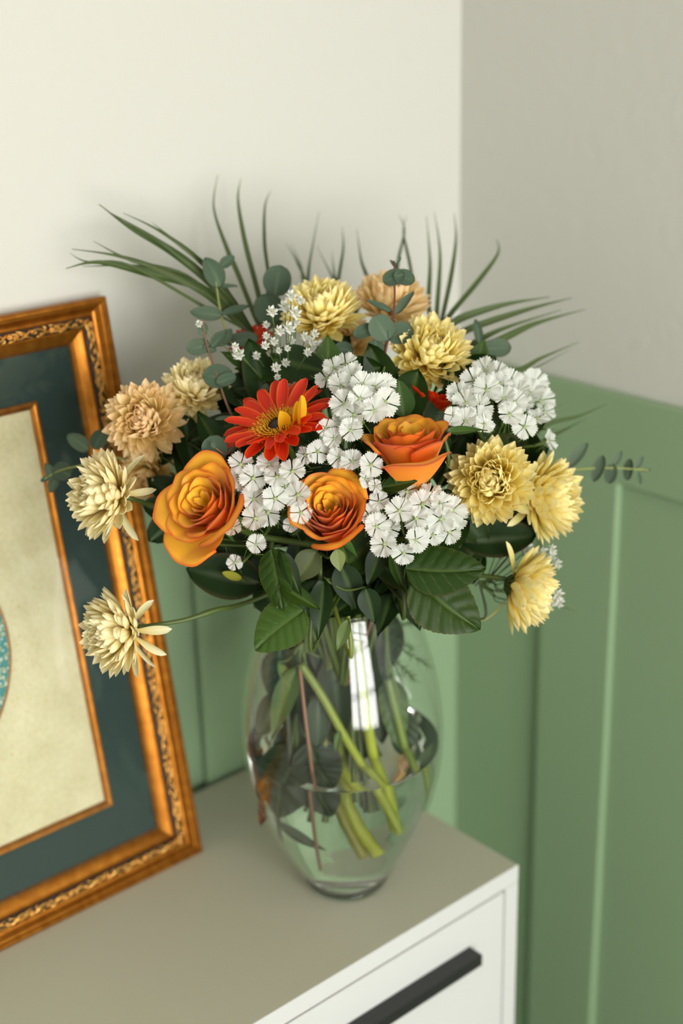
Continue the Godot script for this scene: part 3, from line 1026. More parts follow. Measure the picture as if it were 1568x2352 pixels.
# florets: [px, py, extra depth, size factor]; hub: the place the florets fan out from
func sweet_william(label: String, hub: Array, dd: float, florets: Array, rpx: float, fill := 8) -> Node3D:
	var c := at(hub[0], hub[1], hub[2])
	var o := thing("sweet_william", label, "sweet william", c, "white sweet william clusters")
	for q in florets:
		var d: float = deep(q[0], q[1]) + dd + (q[2] if q.size() > 2 else 0.0)
		var p := at(q[0], q[1], d)
		var f := ((p - c).normalized() * 0.8 + dir(rng.randf_range(-0.6, 0.6), rng.randf_range(-0.3, 0.6), 0.55)).normalized()
		floret(o, p, f, rpx * d / FPX * (q[3] if q.size() > 3 else 1.0) * rng.randf_range(0.92, 1.08), rng.randf_range(-0.05, 0.35))
		var g := Geo.new()
		g.tube(smooth([p - f * 0.014 - o.position, (p - f * 0.03 - o.position) * 0.55, Vector3.ZERO], 4), 0.0011, 0.0012, 6, Color(0.09, 0.15, 0.03), Color(0.07, 0.12, 0.02))
		part(o, "pedicel", g.mesh(), M.stem)
	# needle-like green bracts between the florets
	var gb := Geo.new()
	for k in florets.size() * 6:
		var q: Array = florets[rng.randi() % florets.size()]
		var p := at(q[0] + rng.randf_range(-26, 26), q[1] + rng.randf_range(-26, 26), deep(q[0], q[1]) + dd + 0.010 + (q[2] if q.size() > 2 else 0.0))
		var f := ((p - c).normalized() + dir(rng.randf_range(-0.8, 0.8), rng.randf_range(-0.6, 0.8), 0.5)).normalized()
		var side := Vector3(rng.randf_range(-1, 1), rng.randf_range(-1, 1), rng.randf_range(-1, 1)) * 0.004
		var s0 := p - f * 0.012 - o.position
		gb.tube(smooth([s0, s0 + f * 0.009 + side * 0.4, s0 + f * 0.019 + side], 2), 0.0005, 0.00012, 4, Color(0.07, 0.13, 0.02), Color(0.14, 0.24, 0.05))
	part(o, "bracts", gb.mesh(), M.stem).set_meta("kind", "stuff")
	stem(o, c, Vector3(0, -1, 0), [], 0.0022)
	return o

# ------------------------------------------------------------------ baby's breath, eucalyptus, palm
func breath(label: String, root: Array, dd: float, spots: Array) -> void:
	var c := at(root[0], root[1], root[2])
	var o := thing("babys_breath", label, "baby's breath", c, "sprigs of baby's breath")
	var tw := Geo.new()
	for q in spots:
		var d: float = dd + rng.randf_range(-0.012, 0.012)
		var p := at(q[0], q[1], d)
		var r: float = q[2] * d / FPX * 0.66
		var g := Geo.new()
		for k in 16:
			var th := acos(1.0 - 1.7 * (k + 0.5) / 16.0)
			var az := k * 2.4
			var dv := Vector3(sin(th) * cos(az), cos(th), sin(th) * sin(az))
			var tx := dv.cross(Vector3(0.3, 0.9, 0.2)).normalized()
			g.grid(4, 4, func(u: float, v: float) -> Array:
				var s := 2.0 * u - 1.0
				return [dv * (0.25 + 0.75 * v - 0.2 * v * s * s) + tx * s * 0.34 * sin(PI * (0.15 + 0.7 * v)) + dv.cross(tx) * 0.15 * s * s, Color(0.82, 0.82, 0.77)])
		g.ball(Vector3(0, -0.05, 0), Vector3(0.4, 0.5, 0.4), Color(0.55, 0.60, 0.40), 8, 6)
		var f := ((p - c).normalized() + dir(0, 0.4, 0.5)).normalized()
		part(o, "blossom", g.mesh(), M.petal, Transform3D(basis_y(f, Vector3(0, 0, 1)).scaled_local(Vector3.ONE * r), p - o.position))
		var e := p - f * r * 0.3 - o.position
		tw.tube(smooth([e, e * 0.6 + Vector3(rng.randf_range(-1, 1), rng.randf_range(-1, 1), 0) * 0.005 - f * 0.022, e * 0.3 - f * 0.01, Vector3.ZERO], 4), 0.0004, 0.0007, 5, Color(0.10, 0.16, 0.05), Color(0.08, 0.13, 0.03))
	part(o, "twig", tw.mesh(), M.stem)
	stem(o, c, Vector3(0, -1, 0), [], 0.0012, 2)

const EUC := Color(0.066, 0.102, 0.064)
const EUC2 := Color(0.084, 0.122, 0.080)
const EUC3 := Color(0.060, 0.095, 0.060)

# stem_pts: [px, py, depth]...; leaves: [kind, px, py, depth, length, width, angle, nx, ny, tz]
func eucalyptus(label: String, stem_pts: Array, leaves: Array, woody: int, tone := EUC) -> Node3D:
	var q: Array = stem_pts[stem_pts.size() - 1]
	var c := at(q[0], q[1], q[2])
	var o := thing("eucalyptus_branch", label, "eucalyptus", c, "eucalyptus branches in the bouquet")
	var c0 := [Color(0.24, 0.27, 0.07), Color(0.17, 0.085, 0.05), Color(0.13, 0.022, 0.02)][woody] as Color
	tube_px(o, "twig", stem_pts, 0.0007, 0.0012, c0, c0 * 0.8)
	for l in leaves:
		var t := [tone, EUC2, EUC3][rng.randi() % 3] as Color
		leaf(o, "leaf", "round" if l[0] == "r" else "oblong", t, l[1], l[2], l[3], l[4], l[5], l[6], l[7] if l.size() > 7 else 0.0, l[8] if l.size() > 8 else 0.2, l[9] if l.size() > 9 else 0.0)
	stem(o, c, Vector3(0, -1, 0), [], 0.0014, 1)
	return o

# blades: [width px, [px, py, depth] from tip to foot ...]
func palm(label: String, root: Array, blades: Array) -> void:
	var c := at(root[0], root[1], root[2])
	var o := thing("palm_frond", label, "palm frond", c, "palm fronds at the back of the bouquet")
	for bl in blades:
		var pts := []
		for k in range(1, bl.size()):
			pts.append(at(bl[k][0], bl[k][1], bl[k][2]) - c)
		pts.append((pts[pts.size() - 1] as Vector3) * 0.35)
		pts.append(Vector3.ZERO)
		var path := smooth(pts, 6)
		var m := path.size()
		var roll := rng.randf_range(-0.7, 0.7)
		var hw: float = bl[0] * root[2] / FPX * (0.62 if bl[0] > 12 else 0.52)
		var tone := Color(0.050, 0.082, 0.022).lerp(Color(0.075, 0.105, 0.045), rng.randf())
		var g := Geo.new()
		g.grid(5, m, func(u: float, v: float) -> Array:
			var k := roundi(v * (m - 1))
			var tn := (path[mini(k + 1, m - 1)] - path[maxi(k - 1, 0)]).normalized()
			var x := tn.cross(AXES.z).normalized().rotated(tn, roll + 0.5 * v)
			var z := x.cross(tn)
			var s := 2.0 * u - 1.0
			var w := hw * (0.10 + 0.90 * smoothstep(0.0, 0.45, v)) * (1.0 - 0.55 * smoothstep(0.7, 1.0, v))
			return [path[k] + x * s * w + z * absf(s) * w * 0.5, tone.lerp(Color(0.13, 0.15, 0.05), 0.4 if u == 0.5 else 0.0)])
		part(o, "blade", g.mesh(), M.leaf)
	stem(o, c, Vector3(0, -1, 0), [], 0.0018, 0, "rachis")

func sprig(called: String, label: String, category: String, root: Array, leaves: Array, group := "", tone := 0) -> Node3D:
	# leaves: [kind, tone, px, py, depth, length, width, angle, nx, ny, tz]
	var c := at(root[0], root[1], root[2])
	var o := thing(called, label, category, c, group)
	for l in leaves:
		var L: float = l[5] * l[4] / FPX
		var a := deg_to_rad(l[7])
		var tz: float = l[10] if l.size() > 10 else 0.0
		leaf(o, "leaf", l[0], l[1], l[2], l[3], l[4], l[5], l[6], l[7], l[8] if l.size() > 8 else 0.0, l[9] if l.size() > 9 else 0.3, tz)
		var foot := at(l[2], l[3], l[4]) - dir(cos(a), sin(a), tz) * L * 0.5 - c
		var g := Geo.new()
		g.tube(smooth([foot, foot * 0.5 + Vector3(0, -0.006, 0), Vector3.ZERO], 4), 0.0008, 0.0011, 6, Color(0.09, 0.13, 0.03), Color(0.07, 0.11, 0.02))
		part(o, "leaf_stalk", g.mesh(), M.stem)
	stem(o, c, Vector3(0, -1, 0), [], 0.0018, tone)
	return o

# ------------------------------------------------------------------ the bouquet
func flowers() -> void:
	# roses: place, facing, radius
	rose("orange rose tilted to the left with a drooping outer petal, beside the frame", 522, 1188, 1.100, Vector3(-0.50, 0.36, 0.78), 0.0325, 3, 22, 1.05, [[118.0, 0.26, 1.06]])
	rose("open orange rose facing the viewer with tight ruffled rings, low in the bouquet middle", 778, 1240, 1.112, Vector3(-0.14, 0.50, 0.86), 0.0275, 8, 28, 1.8)
	rose("orange rose in side view opening upward, right of the red gerbera", 950, 1114, 1.105, Vector3(-0.10, 0.93, 0.42), 0.0335, 14, 20, 1.22, [[75.0, 0.12, 1.05]], 0.8)
	# gerberas
	var gb := gerbera("red gerbera with a dark eye and yellow ring, front centre of the bouquet", 640, 978, 1.092, Vector3(-0.30, 0.74, 0.60), 138)
	var hd: Node3D = gb.get_node("flower_head")
	for q in [[-0.16, -0.04, 0.44, 0.0], [-0.30, 0.10, 0.48, 0.3], [-0.42, 0.06, 0.62, 0.6]]:   # three short yellow petals standing over the eye
		var g := Geo.new()
		g.grid(7, 9, func(u: float, v: float) -> Array:
			var s := 2.0 * u - 1.0
			var w := 0.125 * sqrt(maxf(0.02, sin(PI * pow(v * 0.96 + 0.02, 0.8))))
			return [Vector3(s * w, v * q[2], -0.9 * w * s * s - 0.14 * v * v), Color(0.94, 0.46, 0.01).lerp(Color(0.90, 0.58, 0.03), v)])
		part(hd, "curled_petal", g.mesh(), M.petal, Transform3D(basis_y(Vector3(q[0] * 0.4, 1.0, q[1]), Vector3(1, 0, 0.3)).rotated(Vector3.UP, q[3]), Vector3(q[0], 0.03, q[1]))).set_meta("label", "short yellow petal")
	gerbera("red gerbera half hidden behind the upright orange rose, seen from the side", 982, 938, 1.150, Vector3(0.35, 0.62, -0.15), 82, false)
	gerbera("small red flower glimpsed behind the baby's breath, upper left of the bouquet", 575, 785, 1.215, Vector3(-0.2, 0.7, 0.5), 58, false)
	# chrysanthemums
	mum("peach chrysanthemum in front of the gold frame, largest of the left-hand group", 338, 968, 1.165, Vector3(-0.10, 0.02, 1.0), 102, PEACH.duplicate(), 125, 1.75)
	mum("cream chrysanthemum partly covered by two round eucalyptus leaves, upper left", 452, 905, 1.180, Vector3(0.02, 0.62, 0.75), 88, CREAM, 115, 1.85, [], 10)
	mum("cream chrysanthemum facing left over the dark mat of the picture", 262, 1138, 1.125, Vector3(-0.72, 0.05, 0.62), 112, CREAM, 120, 1.70, [[300, 1145, 1.128], [370, 1170, 1.150], [520, 1250, 1.19]], 6)
	mum("faded brownish chrysanthemum in the shade between the orange rose and the frame", 345, 1085, 1.215, Vector3(-0.2, -0.45, 0.85), 72, PEACH, 80, 1.75)
	mum("cream chrysanthemum on a long bare stem hanging over the picture, lowest on the left", 290, 1448, 1.120, Vector3(-0.78, -0.12, 0.58), 112, CREAM, 115, 1.72, [[322, 1440, 1.122], [420, 1425, 1.128], [500, 1400, 1.140], [570, 1383, 1.160]], 6)
	mum("golden chrysanthemum beside the baby's breath at the top of the bouquet", 742, 730, 1.190, Vector3(-0.10, 0.66, 0.72), 100, YELLOW, 125, 1.78)
	mum("peach chrysanthemum behind the folded eucalyptus leaves, at the very top", 895, 712, 1.245, Vector3(0.10, 0.70, 0.60), 98, PEACH, 115, 1.75)
	mum("brownish chrysanthemum tucked below the two top ones, mostly hidden", 800, 790, 1.240, Vector3(0.0, 0.1, 0.9), 72, PEACH, 70, 1.7)
	mum("bright yellow chrysanthemum above the upright orange rose, right of the top eucalyptus", 985, 822, 1.165, Vector3(0.12, 0.42, 0.88), 105, YELLOW, 130, 1.78)
	mum("big pale yellow chrysanthemum facing the viewer at the right of the bouquet", 1128, 1108, 1.130, Vector3(-0.12, 0.05, 1.0), 112, YELLOW, 135, 1.74, [], 6)
	mum("pale yellow chrysanthemum facing right, next to the big one", 1236, 1142, 1.175, Vector3(0.80, 0.02, 0.55), 112, YELLOW, 120, 1.72, [], 5)
	mum("pale yellow chrysanthemum turned away to the lower right showing its green back", 1180, 1345, 1.165, Vector3(0.86, -0.28, 0.22), 112, YELLOW, 115, 1.62, [[1160, 1330, 1.166], [1100, 1322, 1.172], [1000, 1320, 1.19]], 2)
	# white sweet williams
	sweet_william("white sweet william cluster between the left and the middle orange rose", [630, 1190, 1.165], -0.012, [[581, 1098], [635, 1095], [671, 1082], [583, 1146], [631, 1145, -0.006], [683, 1137], [585, 1190], [614, 1177, 0.008], [690, 1177, -0.004, 0.85], [553, 1066, 0.0, 0.9], [549, 1098, 0.006], [618, 1066, 0.006], [535, 1212, -0.006, 0.75], [587, 1250, 0.0, 0.85], [539, 1292, 0.0, 0.6], [667, 1207, 0.006, 0.6], [655, 1118, 0.004]], 35)
	sweet_william("tall white sweet william cluster right of the red gerbera", [815, 1000, 1.180], -0.005, [[767, 846, 0.02, 0.9], [794, 838, 0.02, 0.9], [750, 870, 0.02, 0.85], [809, 869, 0.012], [784, 888, 0.01], [832, 882, 0.008], [857, 890, 0.01], [790, 928], [826, 915, -0.004], [813, 953], [859, 942], [884, 924, 0.008], [884, 884, 0.014, 0.9], [805, 988, 0.0, 0.85], [767, 1007, 0.005, 0.8], [748, 982, 0.005, 0.7], [700, 1045, 0.008, 0.7], [729, 1037, 0.008, 0.8], [778, 1050, 0.005, 0.8], [809, 1060, 0.0, 0.85], [851, 1068, -0.004, 0.85], [838, 1100, 0.0, 0.7], [862, 1116, -0.004, 0.5], [790, 965, 0.008, 0.8]], 36)
	sweet_william("wide white sweet william cluster at the right, above the big yellow chrysanthemum", [1140, 1020, 1.195], 0.012, [[1113, 851, 0.015], [1088, 875, 0.01], [1117, 895], [1139, 859, 0.012], [1169, 879, 0.008], [1157, 915, -0.004], [1188, 899], [1226, 879, 0.012], [1216, 903, 0.004], [1242, 919, 0.008], [1250, 946, 0.01, 0.85], [1056, 907, 0.006], [1070, 926], [1102, 936, -0.004], [1096, 958], [1040, 955, 0.0, 0.8], [1068, 966, -0.004], [1169, 952, -0.006], [1204, 980, -0.004], [1112, 974, -0.004, 0.8], [1196, 930, 0.0], [1260, 1012, 0.012, 0.75], [1145, 880, 0.004], [1234, 960, 0.008, 0.8], [1180, 925, 0.0]], 35)
	sweet_william("white sweet william cluster with toothed open florets below the upright orange rose", [945, 1260, 1.165], -0.006, [[916, 1173, -0.004], [882, 1250, -0.004], [954, 1240, -0.008, 0.9], [926, 1270, -0.004, 0.9], [863, 1209], [847, 1183, 0.004, 0.85], [870, 1152, 0.006, 0.7], [954, 1190, 0.0, 0.9], [934, 1128, 0.012, 0.85], [985, 1135, 0.006], [970, 1158, 0.002], [1010, 1158, 0.0], [1037, 1173, 0.004], [1012, 1192, -0.004], [1041, 1190, 0.006], [993, 1229, 0.0, 0.8], [1031, 1222, 0.0, 0.9], [895, 1215, 0.006, 0.8], [978, 1206, 0.004, 0.85]], 36)
	# baby's breath
	breath("baby's breath dotted left of the golden chrysanthemum at the top", [650, 880, 1.165], 1.140, [[625, 715, 24], [654, 704, 28], [678, 717, 26], [669, 679, 24], [611, 746, 16], [643, 759, 22], [665, 753, 26], [611, 771, 16], [609, 793, 18], [629, 784, 18], [589, 817, 18], [547, 813, 26], [669, 782, 18], [701, 773, 20], [723, 766, 18], [716, 784, 20], [692, 815, 20], [707, 809, 18], [656, 833, 18], [634, 844, 20], [457, 744, 16], [680, 740, 18], [640, 805, 14], [660, 800, 14], [690, 690, 20], [735, 790, 16], [637, 866, 14], [540, 795, 16]])
	breath("baby's breath sprig around the turned-away chrysanthemum, lower right", [1100, 1335, 1.190], 1.200, [[1112, 1247, 16], [1143, 1259, 18], [1173, 1272, 18], [1175, 1288, 16], [1210, 1263, 30], [1183, 1257, 16], [1246, 1269, 22], [1268, 1262, 20], [1268, 1278, 20], [1280, 1296, 20], [1281, 1367, 26], [1284, 1384, 22], [1262, 1393, 20], [1225, 1275, 20], [1272, 1380, 20], [1150, 1280, 12]])
	# eucalyptus
	eucalyptus("eucalyptus branch with a tall yellow-green tip left of the palm blades", [[490, 600, 1.205], [497, 657, 1.20], [505, 710, 1.20], [513, 742, 1.20], [535, 800, 1.20], [575, 880, 1.205]], [["o", 488, 625, 1.20, 82, 48, 118], ["o", 522, 600, 1.205, 44, 27, 40, 0.3, 0.3], ["o", 522, 657, 1.20, 52, 18, 8, 0, 0.9], ["o", 473, 720, 1.195, 78, 38, 172, -0.1, 0.3], ["o", 542, 711, 1.205, 66, 26, 22, 0.1, 0.7], ["r", 555, 782, 1.20, 82, 40, 8, 0.1, 0.5], ["o", 517, 775, 1.195, 52, 32, 55, -0.2, 0.3], ["o", 600, 800, 1.22, 60, 30, 20]], 0)
	eucalyptus("thin brown eucalyptus branch with small round leaves over the upper left chrysanthemum", [[466, 735, 1.150], [470, 775, 1.150], [487, 830, 1.145], [502, 875, 1.14], [522, 932, 1.14], [542, 972, 1.145]], [["o", 467, 756, 1.150, 32, 24, 80], ["r", 455, 797, 1.150, 56, 44, 190, -0.2, 0.3], ["o", 503, 777, 1.150, 54, 32, 52, -0.3, 0.2], ["o", 482, 800, 1.150, 34, 22, -20], ["r", 500, 864, 1.140, 72, 60, 175, -0.1, 0.3], ["r", 520, 872, 1.137, 50, 32, 20, 0.2, 0.5], ["o", 599, 924, 1.130, 62, 20, 22, 0.1, 0.6], ["o", 520, 960, 1.135, 54, 14, 10, 0, 0.8], ["o", 610, 890, 1.13, 22, 16, 85]], 1)
	eucalyptus("two big round eucalyptus leaves standing beside the baby's breath", [[640, 670, 1.22], [632, 720, 1.22], [625, 800, 1.21]], [["r", 638, 645, 1.215, 74, 66, 80, 0.1, 0.1], ["r", 614, 710, 1.21, 74, 70, 110, -0.1, 0.1], ["r", 655, 735, 1.23, 60, 50, 30]], 0)
	eucalyptus("eucalyptus branch with a dark folded top leaf before the peach chrysanthemum", [[905, 600, 1.165], [906, 650, 1.160], [905, 705, 1.155], [895, 760, 1.150], [880, 830, 1.150], [870, 870, 1.155]], [["r", 903, 638, 1.158, 54, 46, 200, -0.35, 0.35], ["r", 928, 638, 1.158, 52, 44, -15, 0.35, 0.35], ["o", 903, 606, 1.165, 26, 10, 130], ["o", 915, 600, 1.165, 24, 8, 60], ["o", 870, 702, 1.155, 66, 22, 152, 0, 0.75], ["o", 929, 694, 1.155, 72, 26, 55, -0.5, 0.4], ["r", 877, 753, 1.148, 68, 60, 120, 0.0, 0.1], ["r", 920, 766, 1.148, 62, 54, 20, 0.2, 0.2], ["r", 838, 762, 1.152, 60, 36, 200, -0.4, 0.2], ["r", 862, 799, 1.150, 42, 40, -90], ["r", 788, 804, 1.16, 46, 38, 175, -0.2, 0.3], ["o", 905, 850, 1.15, 60, 16, 10, 0, 0.8]], 2, EUC3)
	eucalyptus("eucalyptus leaves at the right below the palm blades", [[1160, 790, 1.235], [1110, 800, 1.23], [1070, 850, 1.225]], [["r", 1142, 800, 1.225, 66, 48, 5, 0.1, 0.3], ["o", 1096, 760, 1.23, 60, 22, 100], ["r", 1120, 830, 1.235, 50, 40, -30]], 1, EUC3)
	eucalyptus("eucalyptus branch reaching out to the right over the green panelling", [[1488, 1080, 1.25], [1410, 1075, 1.245], [1340, 1077, 1.24], [1270, 1085, 1.23], [1180, 1100, 1.22]], [["o", 1327, 1045, 1.235, 74, 28, 52, -0.2, 0.2], ["r", 1374, 1076, 1.24, 66, 30, 72, -0.8, 0.1], ["r", 1402, 1088, 1.245, 48, 32, -100, -0.6, 0.2], ["o", 1418, 1052, 1.245, 40, 16, 62], ["r", 1443, 1078, 1.25, 52, 26, 85, -0.8, 0.1], ["o", 1468, 1062, 1.25, 34, 13, 60], ["o", 1468, 1098, 1.25, 32, 9, -80], ["o", 1483, 1080, 1.25, 24, 8, 5]], 0, EUC3)
	eucalyptus("eucalyptus branch poking out to the left in front of the picture", [[102, 1100, 1.20], [140, 1080, 1.20], [190, 1068, 1.20], [260, 1050, 1.205], [400, 1090, 1.21]], [["o", 178, 1016, 1.21, 66, 36, 145, -0.2, 0.2], ["r", 143, 1082, 1.20, 48, 44, 150, -0.1, 0.2], ["o", 115, 1082, 1.20, 44, 24, 120], ["o", 122, 1112, 1.20, 44, 26, -110], ["o", 103, 1101, 1.20, 24, 14, 200], ["r", 228, 1010, 1.215, 50, 40, 60]], 0, EUC3)
	eucalyptus("round dark eucalyptus leaf with a pale bud, left of the red gerbera", [[492, 1027, 1.085], [520, 1043, 1.09], [545, 1020, 1.10], [560, 1080, 1.14]], [["r", 494, 1030, 1.090, 64, 60, 110, -0.05, 0.1], ["r", 533, 1012, 1.105, 56, 44, 40, 0.2, 0.3], ["o", 490, 1022, 1.083, 17, 12, 120]], 1, EUC3)
	# palm
	palm("palm frond whose long dark blades sweep up to the left of the bouquet", [600, 790, 1.225], [[15, [227, 469, 1.20], [299, 523, 1.205], [392, 576, 1.21], [482, 648, 1.215]], [13, [247, 485, 1.195], [348, 545, 1.205], [459, 625, 1.215]], [12, [283, 489, 1.205], [366, 530, 1.21], [455, 594, 1.22], [530, 680, 1.22]], [11, [350, 512, 1.215], [401, 554, 1.22], [490, 628, 1.225]], [13, [330, 530, 1.20], [420, 600, 1.21], [500, 672, 1.22]]])
	palm("palm frond with blades pointing left, just above the picture corner", [585, 770, 1.215], [[17, [151, 617, 1.19], [227, 603, 1.195], [348, 630, 1.205], [459, 661, 1.21]], [13, [165, 572, 1.19], [281, 590, 1.20], [392, 630, 1.205], [480, 680, 1.21]], [11, [214, 554, 1.195], [303, 599, 1.20], [428, 635, 1.21]], [8, [160, 581, 1.19], [200, 602, 1.195], [300, 612, 1.20]], [12, [190, 612, 1.20], [320, 612, 1.205], [440, 645, 1.21]]])
	palm("palm frond with three long single blades rising tallest at the upper left", [605, 770, 1.235], [[12, [500, 402, 1.30], [491, 478, 1.285], [522, 572, 1.265], [544, 621, 1.255], [580, 710, 1.24]], [12, [553, 411, 1.30], [546, 460, 1.29], [562, 558, 1.27], [593, 679, 1.245]], [11, [622, 438, 1.31], [609, 474, 1.30], [609, 558, 1.28], [618, 640, 1.26]], [8, [656, 558, 1.33], [680, 600, 1.31], [700, 665, 1.28]], [9, [732, 487, 1.33], [711, 603, 1.30], [700, 665, 1.28]]])
	palm("palm frond with short forked blades behind the golden chrysanthemum", [790, 780, 1.26], [[8, [727, 567, 1.34], [762, 633, 1.31], [776, 665, 1.29]], [8, [785, 521, 1.34], [788, 572, 1.32], [776, 660, 1.29]], [8, [762, 577, 1.34], [767, 620, 1.32], [776, 665, 1.29]], [9, [819, 526, 1.33], [829, 598, 1.31], [843, 655, 1.29]], [7, [668, 560, 1.35], [690, 610, 1.33], [702, 660, 1.30]]])
	palm("palm frond with a crossed pair of blades behind the peach chrysanthemum", [930, 770, 1.26], [[10, [916, 494, 1.34], [929, 530, 1.33], [915, 603, 1.31], [912, 680, 1.29]], [11, [933, 496, 1.34], [927, 535, 1.33], [943, 608, 1.31], [950, 670, 1.29]]])
	palm("palm frond fanning four upright blades near the room corner", [1010, 790, 1.25], [[11, [979, 496, 1.33], [987, 603, 1.31], [984, 705, 1.28]], [11, [997, 487, 1.33], [1010, 587, 1.31], [1002, 728, 1.28]], [12, [1043, 490, 1.33], [1047, 552, 1.32], [1036, 638, 1.30], [1016, 735, 1.27]], [12, [1140, 550, 1.32], [1143, 582, 1.315], [1099, 644, 1.30], [1030, 728, 1.27]]])
	palm("palm frond with long blades reaching to the right over the white sweet william", [1030, 820, 1.235], [[16, [1262, 682, 1.28], [1150, 702, 1.265], [1042, 742, 1.25]], [16, [1313, 684, 1.29], [1201, 715, 1.27], [1063, 765, 1.25]], [13, [1288, 712, 1.28], [1150, 757, 1.26], [1070, 800, 1.25]], [15, [1344, 710, 1.29], [1227, 743, 1.275], [1140, 783, 1.25]], [12, [1329, 785, 1.29], [1242, 822, 1.27], [1181, 850, 1.25]], [9, [1308, 803, 1.29], [1211, 855, 1.27], [1170, 870, 1.25]]])
	palm("palm frond with thin blades low on the right against the green panelling", [1150, 1080, 1.235], [[10, [1392, 928, 1.28], [1330, 955, 1.265], [1250, 978, 1.25]], [9, [1348, 960, 1.28], [1300, 985, 1.265], [1250, 1010, 1.25]], [8, [1328, 1406, 1.27], [1290, 1392, 1.26], [1230, 1350, 1.24]]])

func greenery() -> void:
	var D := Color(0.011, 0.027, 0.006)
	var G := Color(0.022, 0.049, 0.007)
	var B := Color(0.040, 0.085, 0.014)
	var P := Color(0.16, 0.20, 0.07)
	sprig("rose_leaf", "big dark toothed rose leaf hanging over the vase rim on the right", "leaf", [925, 1330, 1.130], [["serrate", D.lerp(G, 0.6), 1025, 1304, 1.095, 190, 124, 2, 0.05, 0.45, 0.1], ["serrate", D.lerp(G, 0.8), 1030, 1385, 1.094, 200, 150, -38, 0.05, 0.25, 0.1]])
	sprig("rose_leaf", "mid green toothed rose leaf lying against the vase at the lower left", "leaf", [715, 1405, 1.130], [["serrate", B, 640, 1448, 1.105, 150, 118, 218, -0.1, 0.35, 0.1]])
	sprig("rose_leaf", "dark toothed rose leaf hanging below the white cluster, left of the stems", "leaf", [640, 1262, 1.120], [["serrate", G, 634, 1335, 1.100, 150, 84, -82, -0.45, 0.1, 0.1]])
	sprig("rose_leaf", "pale underside of a leaf below the middle orange rose", "leaf", [735, 1270, 1.130], [["lance", P * 0.4, 700, 1302, 1.115, 96, 66, 235, 0.2, 0.3, 0.0], ["lance", P, 778, 1288, 1.095, 56, 36, -80, 0.1, 0.4, 0.1]])
	sprig("leafy_stem", "curled dark green leaf above the vase rim, centre left", "leaf", [640, 1330, 1.110], [["lance", G, 690, 1372, 1.096, 110, 44, -28, 0.0, 0.7, 0.2], ["lance", D, 668, 1318, 1.098, 120, 40, -65, 0.4, 0.2, 0.1]])
	sprig("leafy_stem", "narrow dark leaf pointing straight down into the vase mouth", "leaf", [745, 1330, 1.125], [["lance", D, 735, 1400, 1.105, 150, 56, -97, -0.2, 0.1, 0.2], ["lance", D, 850, 1392, 1.115, 90, 54, -75, 0.0, 0.1, 0.1], ["lance", D, 800, 1350, 1.125, 120, 70, -70, 0.0, 0.2, 0.1]])
	sprig("bract", "small yellow-green bract hanging in front of the vase neck", "leaf", [800, 1415, 1.110], [["lance", B.lerp(P, 0.4), 786, 1460, 1.100, 82, 30, -112, -0.2, 0.1, 0.1]], "", 3)
	sprig("leafy_stem", "large dark leaf with a yellow fleck under the left orange rose", "leaf", [590, 1310, 1.175], [["oblong", D, 512, 1322, 1.160, 180, 110, 168, -0.1, 0.3, 0.1], ["oblong", Color(0.30, 0.30, 0.03), 532, 1322, 1.150, 50, 20, 160, -0.1, 0.3, 0.1]])
	sprig("leafy_stem", "dark pointed leaf in front of the upright orange rose", "leaf", [880, 1120, 1.110], [["lance", D.lerp(G, 0.4), 918, 1112, 1.078, 84, 46, 12, -0.1, 0.6, 0.1], ["lance", B, 912, 1092, 1.080, 46, 24, 105, 0.2, 0.2, 0.0]])
	sprig("ruscus", "bright green pointed leaf standing beside the tall white cluster", "leaf", [755, 860, 1.165], [["lance", B, 750, 808, 1.150, 86, 58, 86, 0.1, 0.2, 0.0]], "", 0)
	sprig("ruscus", "green leaf right of the tall white cluster, above the upright rose", "leaf", [930, 950, 1.150], [["lance", G.lerp(B, 0.5), 922, 912, 1.135, 96, 62, 98, 0.1, 0.1, 0.1]])
	sprig("ruscus", "dark ruscus leaves fanning behind the red gerbera", "leaf", [660, 900, 1.180], [["lance", G, 545, 824, 1.165, 90, 40, 155, 0.0, 0.5, 0.0], ["lance", G, 598, 852, 1.160, 130, 52, 168, 0.0, 0.5, 0.0], ["lance", D, 590, 895, 1.165, 130, 90, 175, 0.0, 0.3, 0.0], ["lance", D, 690, 850, 1.18, 100, 50, 110], ["lance", D, 740, 905, 1.17, 80, 50, 20]])
	sprig("ruscus", "slim curved leaf over the big yellow chrysanthemum", "leaf", [1020, 1000, 1.120], [["lance", B, 1072, 988, 1.085, 100, 26, 8, 0.0, 0.8, 0.1]])
	sprig("ruscus", "broad dark leaves under the right-hand chrysanthemums", "leaf", [1060, 1240, 1.180], [["oblong", D, 1145, 1232, 1.170, 190, 100, 6, 0.0, 0.5, 0.0], ["lance", D, 1085, 1210, 1.175, 150, 80, -20, 0.0, 0.4, 0.0], ["lance", G, 1200, 1222, 1.185, 110, 60, 18]])
	sprig("ruscus", "green leaf beside the eucalyptus at the right, under the palm blades", "leaf", [1090, 850, 1.220], [["lance", G.lerp(B, 0.6), 1102, 812, 1.205, 78, 46, 75, 0.1, 0.3, 0.0]])
	sprig("leafy_stem", "dark strap leaves below the lower white cluster", "leaf", [930, 1290, 1.135], [["lance", G, 915, 1312, 1.110, 110, 36, -70, 0.3, 0.3, 0.1], ["lance", G, 940, 1312, 1.108, 100, 34, -95, -0.2, 0.3, 0.1], ["lance", D, 980, 1290, 1.125, 130, 60, -40], ["lance", D, 860, 1300, 1.125, 110, 50, -110]])
